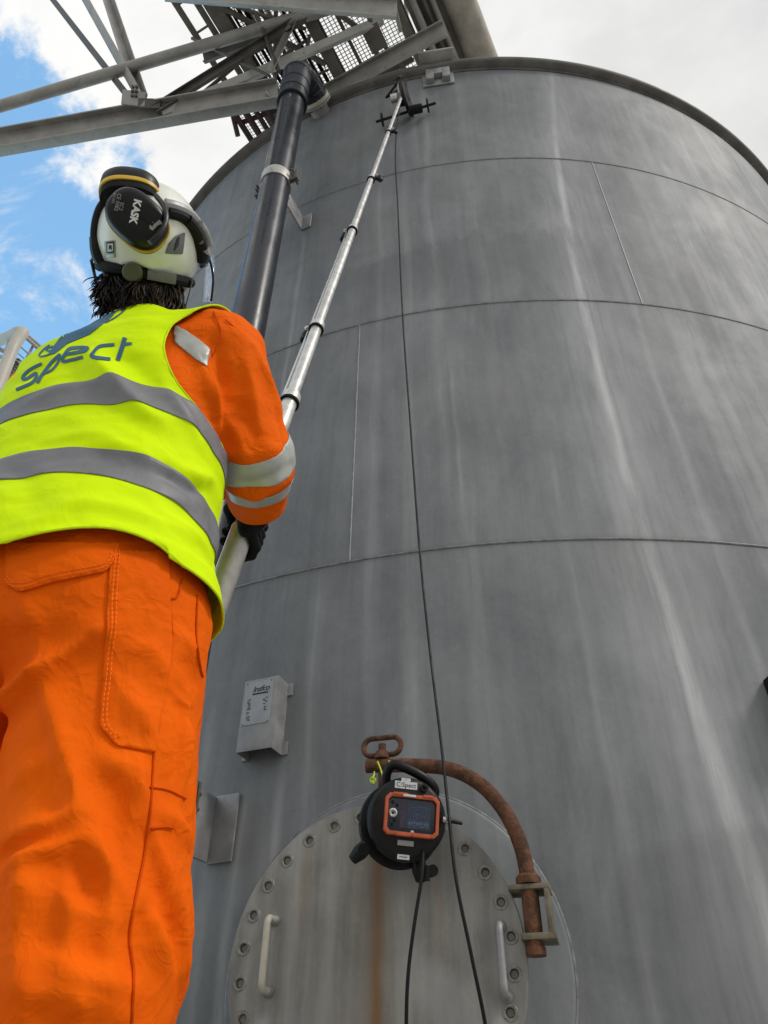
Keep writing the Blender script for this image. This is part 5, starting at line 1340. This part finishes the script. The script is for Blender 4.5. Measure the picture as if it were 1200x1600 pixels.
h_patch('sticker_mark', [(170, 383), (174, 383), (175, 391), (172, 388), (170, 391)], .0026, 'ink', helm, .0004)
h_patch('sticker_caption', [(166, 398), (178, 397), (178.4, 402), (166.3, 403)], .0014, 'white_label', helm, .0004)
# inner cradle, knob and straps
MB().tube([hp(.09 * math.sin(a), -.012 - .100 * math.cos(a), -.020) for a in np.linspace(-1.9, 1.9, 24)], .011, 8, up=h_u).build('head_band', M['blackm'], helm)
kn = hp(-.004, -.122, -.022)
MB().lathe([(.0001, .012), (.016, .012), (.019, .006), (.019, -.006), (.0001, -.006)], 24, kn, -h_f, closed=False).build('adjust_knob', simple('olive_knob', (.10, .105, .05), .5), helm)
mb = MB(); mb.obox(hp(.048, -.108, -.020), h_r * .026 + h_f * .010, h_f * .003 - h_r * .001, h_u * .010); mb.build('band_clip', M['greyp'], helm, bevel=.002)
for sx_ in (-1, 1):
    MB().sweep([hp(sx_ * .100, -.05, -.01), hp(sx_ * .088, -.02, -.07), hp(sx_ * .06, .045, -.135)], [(-.007, -.001), (.007, -.001), (.007, .001), (-.007, .001)], up=h_r).build('chin_strap', M['greyp'], helm)
# ear defenders parked on the back of the helmet
def cup(center, nrm, upv, ra, rb, depth, name_txt):
    nrm = np.asarray(nrm, float); nrm /= np.linalg.norm(nrm); upv = np.asarray(upv, float); upv = upv - nrm * (upv @ nrm); upv /= np.linalg.norm(upv); rt = np.cross(upv, nrm)
    if rt @ cX < 0: rt = -rt
    pr_ = [(.03, 1.0), (.45, .99), (.72, .95), (.88, .85), (.97, .66), (1.0, .4), (1.0, .12), (.985, .0), (.5, -.02)]
    vs_, fs_, m_ = [], [], len(pr_); SG = 56
    for i in range(SG):
        a = 2 * math.pi * i / SG; e = 2.5; ca_, sa_ = math.cos(a), math.sin(a); k = (abs(ca_)**e + abs(sa_)**e)**(-1 / e)
        for r, h in pr_: vs_.append(center + rt * ca_ * k * ra * r + upv * sa_ * k * rb * r + nrm * h * depth)
    for i in range(SG):
        j = (i + 1) % SG
        for q in range(m_ - 1): fs_.append((i * m_ + q, i * m_ + q + 1, j * m_ + q + 1, j * m_ + q))
    fs_.append(tuple(i * m_ for i in range(SG)))
    co_ = MB().add(vs_, fs_).build('ear_cup', M['black'], helm, auto=rad(60))
    def ringm(r0, h0, h1, mat, nm):
        pr2 = [(r0 * .6, h0), (r0, h0), (r0 * 1.01, (h0 + h1) / 2), (r0, h1), (r0 * .6, h1)]; vv, ff = [], []
        for i in range(SG):
            a = 2 * math.pi * i / SG; e = 2.5; ca_, sa_ = math.cos(a), math.sin(a); k = (abs(ca_)**e + abs(sa_)**e)**(-1 / e)
            for r, h in pr2: vv.append(center + rt * ca_ * k * ra * r + upv * sa_ * k * rb * r + nrm * h)
        for i in range(SG):
            j = (i + 1) % SG
            for q in range(5): ff.append((i * 5 + q, i * 5 + (q + 1) % 5, j * 5 + (q + 1) % 5, j * 5 + q))
        return MB().add(vv, ff).build(nm, M[mat], helm, auto=rad(50))
    ringm(1.03, -.010, -.001, 'yellow', 'cup_ring'); ringm(.98, -.026, -.0105, 'blackm', 'ear_cushion')
    return rt, upv, nrm, co_
c1 = aty(215, 345, on_h(215, 350)[1] - .028); vdir = cC - c1; vdir /= np.linalg.norm(vdir)
rt, up_, nr_, co1 = cup(c1, vdir + np.array([-.12, -.1, .28]), np.array([.25, .3, 1.0]), .056, .044, .036, '')
ddx = rt * math.cos(rad(-62)) + up_ * math.sin(rad(-62)); ddy = np.cross(nr_, ddx)
if ddy @ rt < 0: ddy = -ddy
text_on('printed_name', 'KASK', .0175, c1 + nr_ * .0372 - rt * .004 + up_ * .004, ddx, ddy, M['white_ink'], co1, bold=.0008)
for k_, (t_, sz) in enumerate((('SC2', .009), ('CE 0082', .009), ('EN 352', .006))): text_on('printed_small', t_, sz, c1 + nr_ * .0370 - rt * (.026 + .009 * k_) - up_ * (.006 - .001 * k_), ddx, ddy, M['palegrey'], co1)
# glossy window on the cup side
MB().lathe([(.0001, .004), (.012, .004), (.016, .001), (.017, -.003), (.0001, -.003)], 24, c1 + rt * .041 + up_ * .010 + nr_ * .027, nr_ + rt * .8, closed=False).build('cup_badge', M['palegrey'], helm)
mb = MB(); mb.obox(c1 + rt * .018 + up_ * .018 + nr_ * .0365, rt * .016, up_ * .014, nr_ * .0012); mb.build('cup_panel', M['black'], helm, bevel=.002)
c2_ = aty(204, 306, .740)
cup(c2_, np.array([-.12, -.25, .95]), np.array([.2, -1., 0]), .056, .048, .036, '')
# carrier arms
def cam_tube(pix, r, name, mat, parent, seg=10, n=6):
    return MB().tube(smooth_path([aty(u, v, y) for u, v, y in pix], n), r, seg).build(name, M[mat], parent)
cam_tube([(222, 309, .72), (190, 308, .72), (164, 315, .74), (152, 335, .76), (147, 365, .79), (150, 392, .82), (157, 405, .84)], .0075, 'carrier_arm', 'black', helm)
cam_tube([(244, 306, .71), (257, 324, .705), (259, 346, .71), (250, 364, .715), (234, 379, .72)], .0050, 'carrier_arm', 'black', helm)
cam_tube([(246, 296, .78), (252, 310, .76), (248, 322, .75)], .010, 'carrier_pivot', 'black', helm)
cam_tube([(150, 372, .80), (152, 395, .82), (160, 412, .84)], .013, 'carrier_mount', 'black', helm)
cam_tube([(163, 390, .83), (160, 412, .84), (166, 432, .85)], .006, 'side_trim', 'greyp', helm)
# front fittings on the right: visor hinge, clips, lamp bracket
def shell_tube(pix, r, name, mat, lift, yb=.90, seg=10):
    pts = []
    for q in smooth_path([np.array([u, v, 0.]) for u, v in pix], 5):
        p = on_h(q[0], q[1], lift); pts.append(p)
    last = None
    for i in range(len(pts)):
        if pts[i] is None and last is not None: dpx = smooth_path([np.array([u, v, 0.]) for u, v in pix], 5)[i]; pts[i] = aty(dpx[0], dpx[1], last[1] + .01)
        if pts[i] is not None: last = pts[i]
    pts = [p for p in pts if p is not None]
    if len(pts) > 1: return MB().tube(pts, r, seg).build(name, M[mat], helm)
shell_tube([(256, 322), (272, 326), (288, 333), (300, 345), (309, 362)], .011, 'visor_edge', 'palegrey', .006)
shell_tube([(262, 334), (278, 338), (292, 348), (302, 364), (308, 384), (311, 404)], .011, 'visor_band', 'blackm', .004)
shell_tube([(288, 345), (299, 358), (307, 376), (312, 396), (314, 412)], .010, 'visor_band', 'black', .010)
shell_tube([(300, 352), (308, 364), (314, 380)], .007, 'visor_clip', 'palegrey', .018)
shell_tube([(304, 376), (312, 378), (324, 375)], .006, 'visor_clip', 'greyp', .012)
shell_tube([(309, 386), (315, 398), (320, 412)], .008, 'visor_clip', 'palegrey', .014)
shell_tube([(312, 408), (318, 424), (320, 440)], .010, 'visor_clip', 'blackm', .010)
cam_tube([(318, 392, .91), (326, 402, .92), (331, 420, .94), (333, 440, .95), (330, 470, .97)], .0025, 'visor_rim', 'blackm', helm)
gl_ = NT('clear_visor'); gl_.set('Base Color', (.75, .78, .80, 1)).set('Roughness', .18).set('Transmission Weight', .75).set('Alpha', .55).set('IOR', 1.3); M['visor'] = gl_.m
vs_, fs_ = [], []
for i, (u, y) in enumerate(((318, .92), (325, .93), (330, .945), (333, .96))):
    for j, v in enumerate((398, 420, 445, 472)): vs_.append(aty(u - 2 * j + (3 if j else 0), v, y + .012 * j))
for i in range(3):
    for j in range(3): fs_.append((i * 4 + j, i * 4 + 4 + j, i * 4 + 5 + j, i * 4 + j + 1))
solid(mesh_obj('visor', vs_, fs_, M['visor'], helm, smooth=True), .0018)

# ---- hair below the helmet
r_ = np.random.default_rng(4)
def hairset(name, mat, n, seed, side):
    r_ = np.random.default_rng(seed); mb = MB(); HN = vnormals(hv, hfc)
    ok = np.where(((hv - HEADC) @ h_f < .02) & ((hv - HEADC) @ h_u < -.030) & (((hv - HEADC) @ h_r) > max(side, -.068)))[0]
    for k in r_.choice(ok, n):
        root = hv[k] + r_.normal(size=3) * .003 - HN[k] * .004; x_ = (root - HEADC) @ h_r
        lock = math.sin(x_ * 120 + root[2] * 50), math.cos(x_ * 90 - root[2] * 70)
        L = r_.uniform(.022, .046); d = HN[k] * (.16 + .12 * r_.random()) + h_r * (.45 * lock[0] + .18 * r_.normal() + (-.25 if x_ < -.05 else 0)) - Zv * (.85 + .2 * lock[1])
        d /= np.linalg.norm(d); pts = [root]; cu_ = HN[k] * .5 + h_r * lock[1] * .5
        for s_ in (.35, .7, 1.0): pts.append(root + d * L * s_ + cu_ * L * .35 * math.sin(s_ * 3.0) - Zv * L * .25 * s_ * s_)
        w = .0011 + .0006 * r_.random(); mb.tube(smooth_path(pts, 2), [w * q for q in (1, 1.1, 1.1, 1, .85, .6, .15)], 4)
    return mb.build(name, M[mat], person)
hb = MB(); hv, hfc = surface_nets(lambda Pw: np.maximum(smin(ellip(Pw, hp(.004, -.022, -.034), (.068, .078, .066), HROT), limb(Pw, hp(0, -.040, -.05), NECKB + np.array([0, -.008, .05]), .060, .052), .04), (Pw - hp(0, .035, 0)) @ h_f), HEADC - .2, HEADC + .16, .010, 1)
hair = mesh_obj('hair', hv, hfc, M['hair'], person, smooth=True)
for mt_, n_, sd, side in (('hair', 3600, 1, -1.), ('hair2', 700, 2, .01), ('hair2', 250, 3, -.05)):
    ho = hairset('hair_strands', mt_, n_, sd, side); ho.parent = hair; ho.matrix_parent_inverse = Matrix.Identity(4); ho['kind'] = 'stuff'
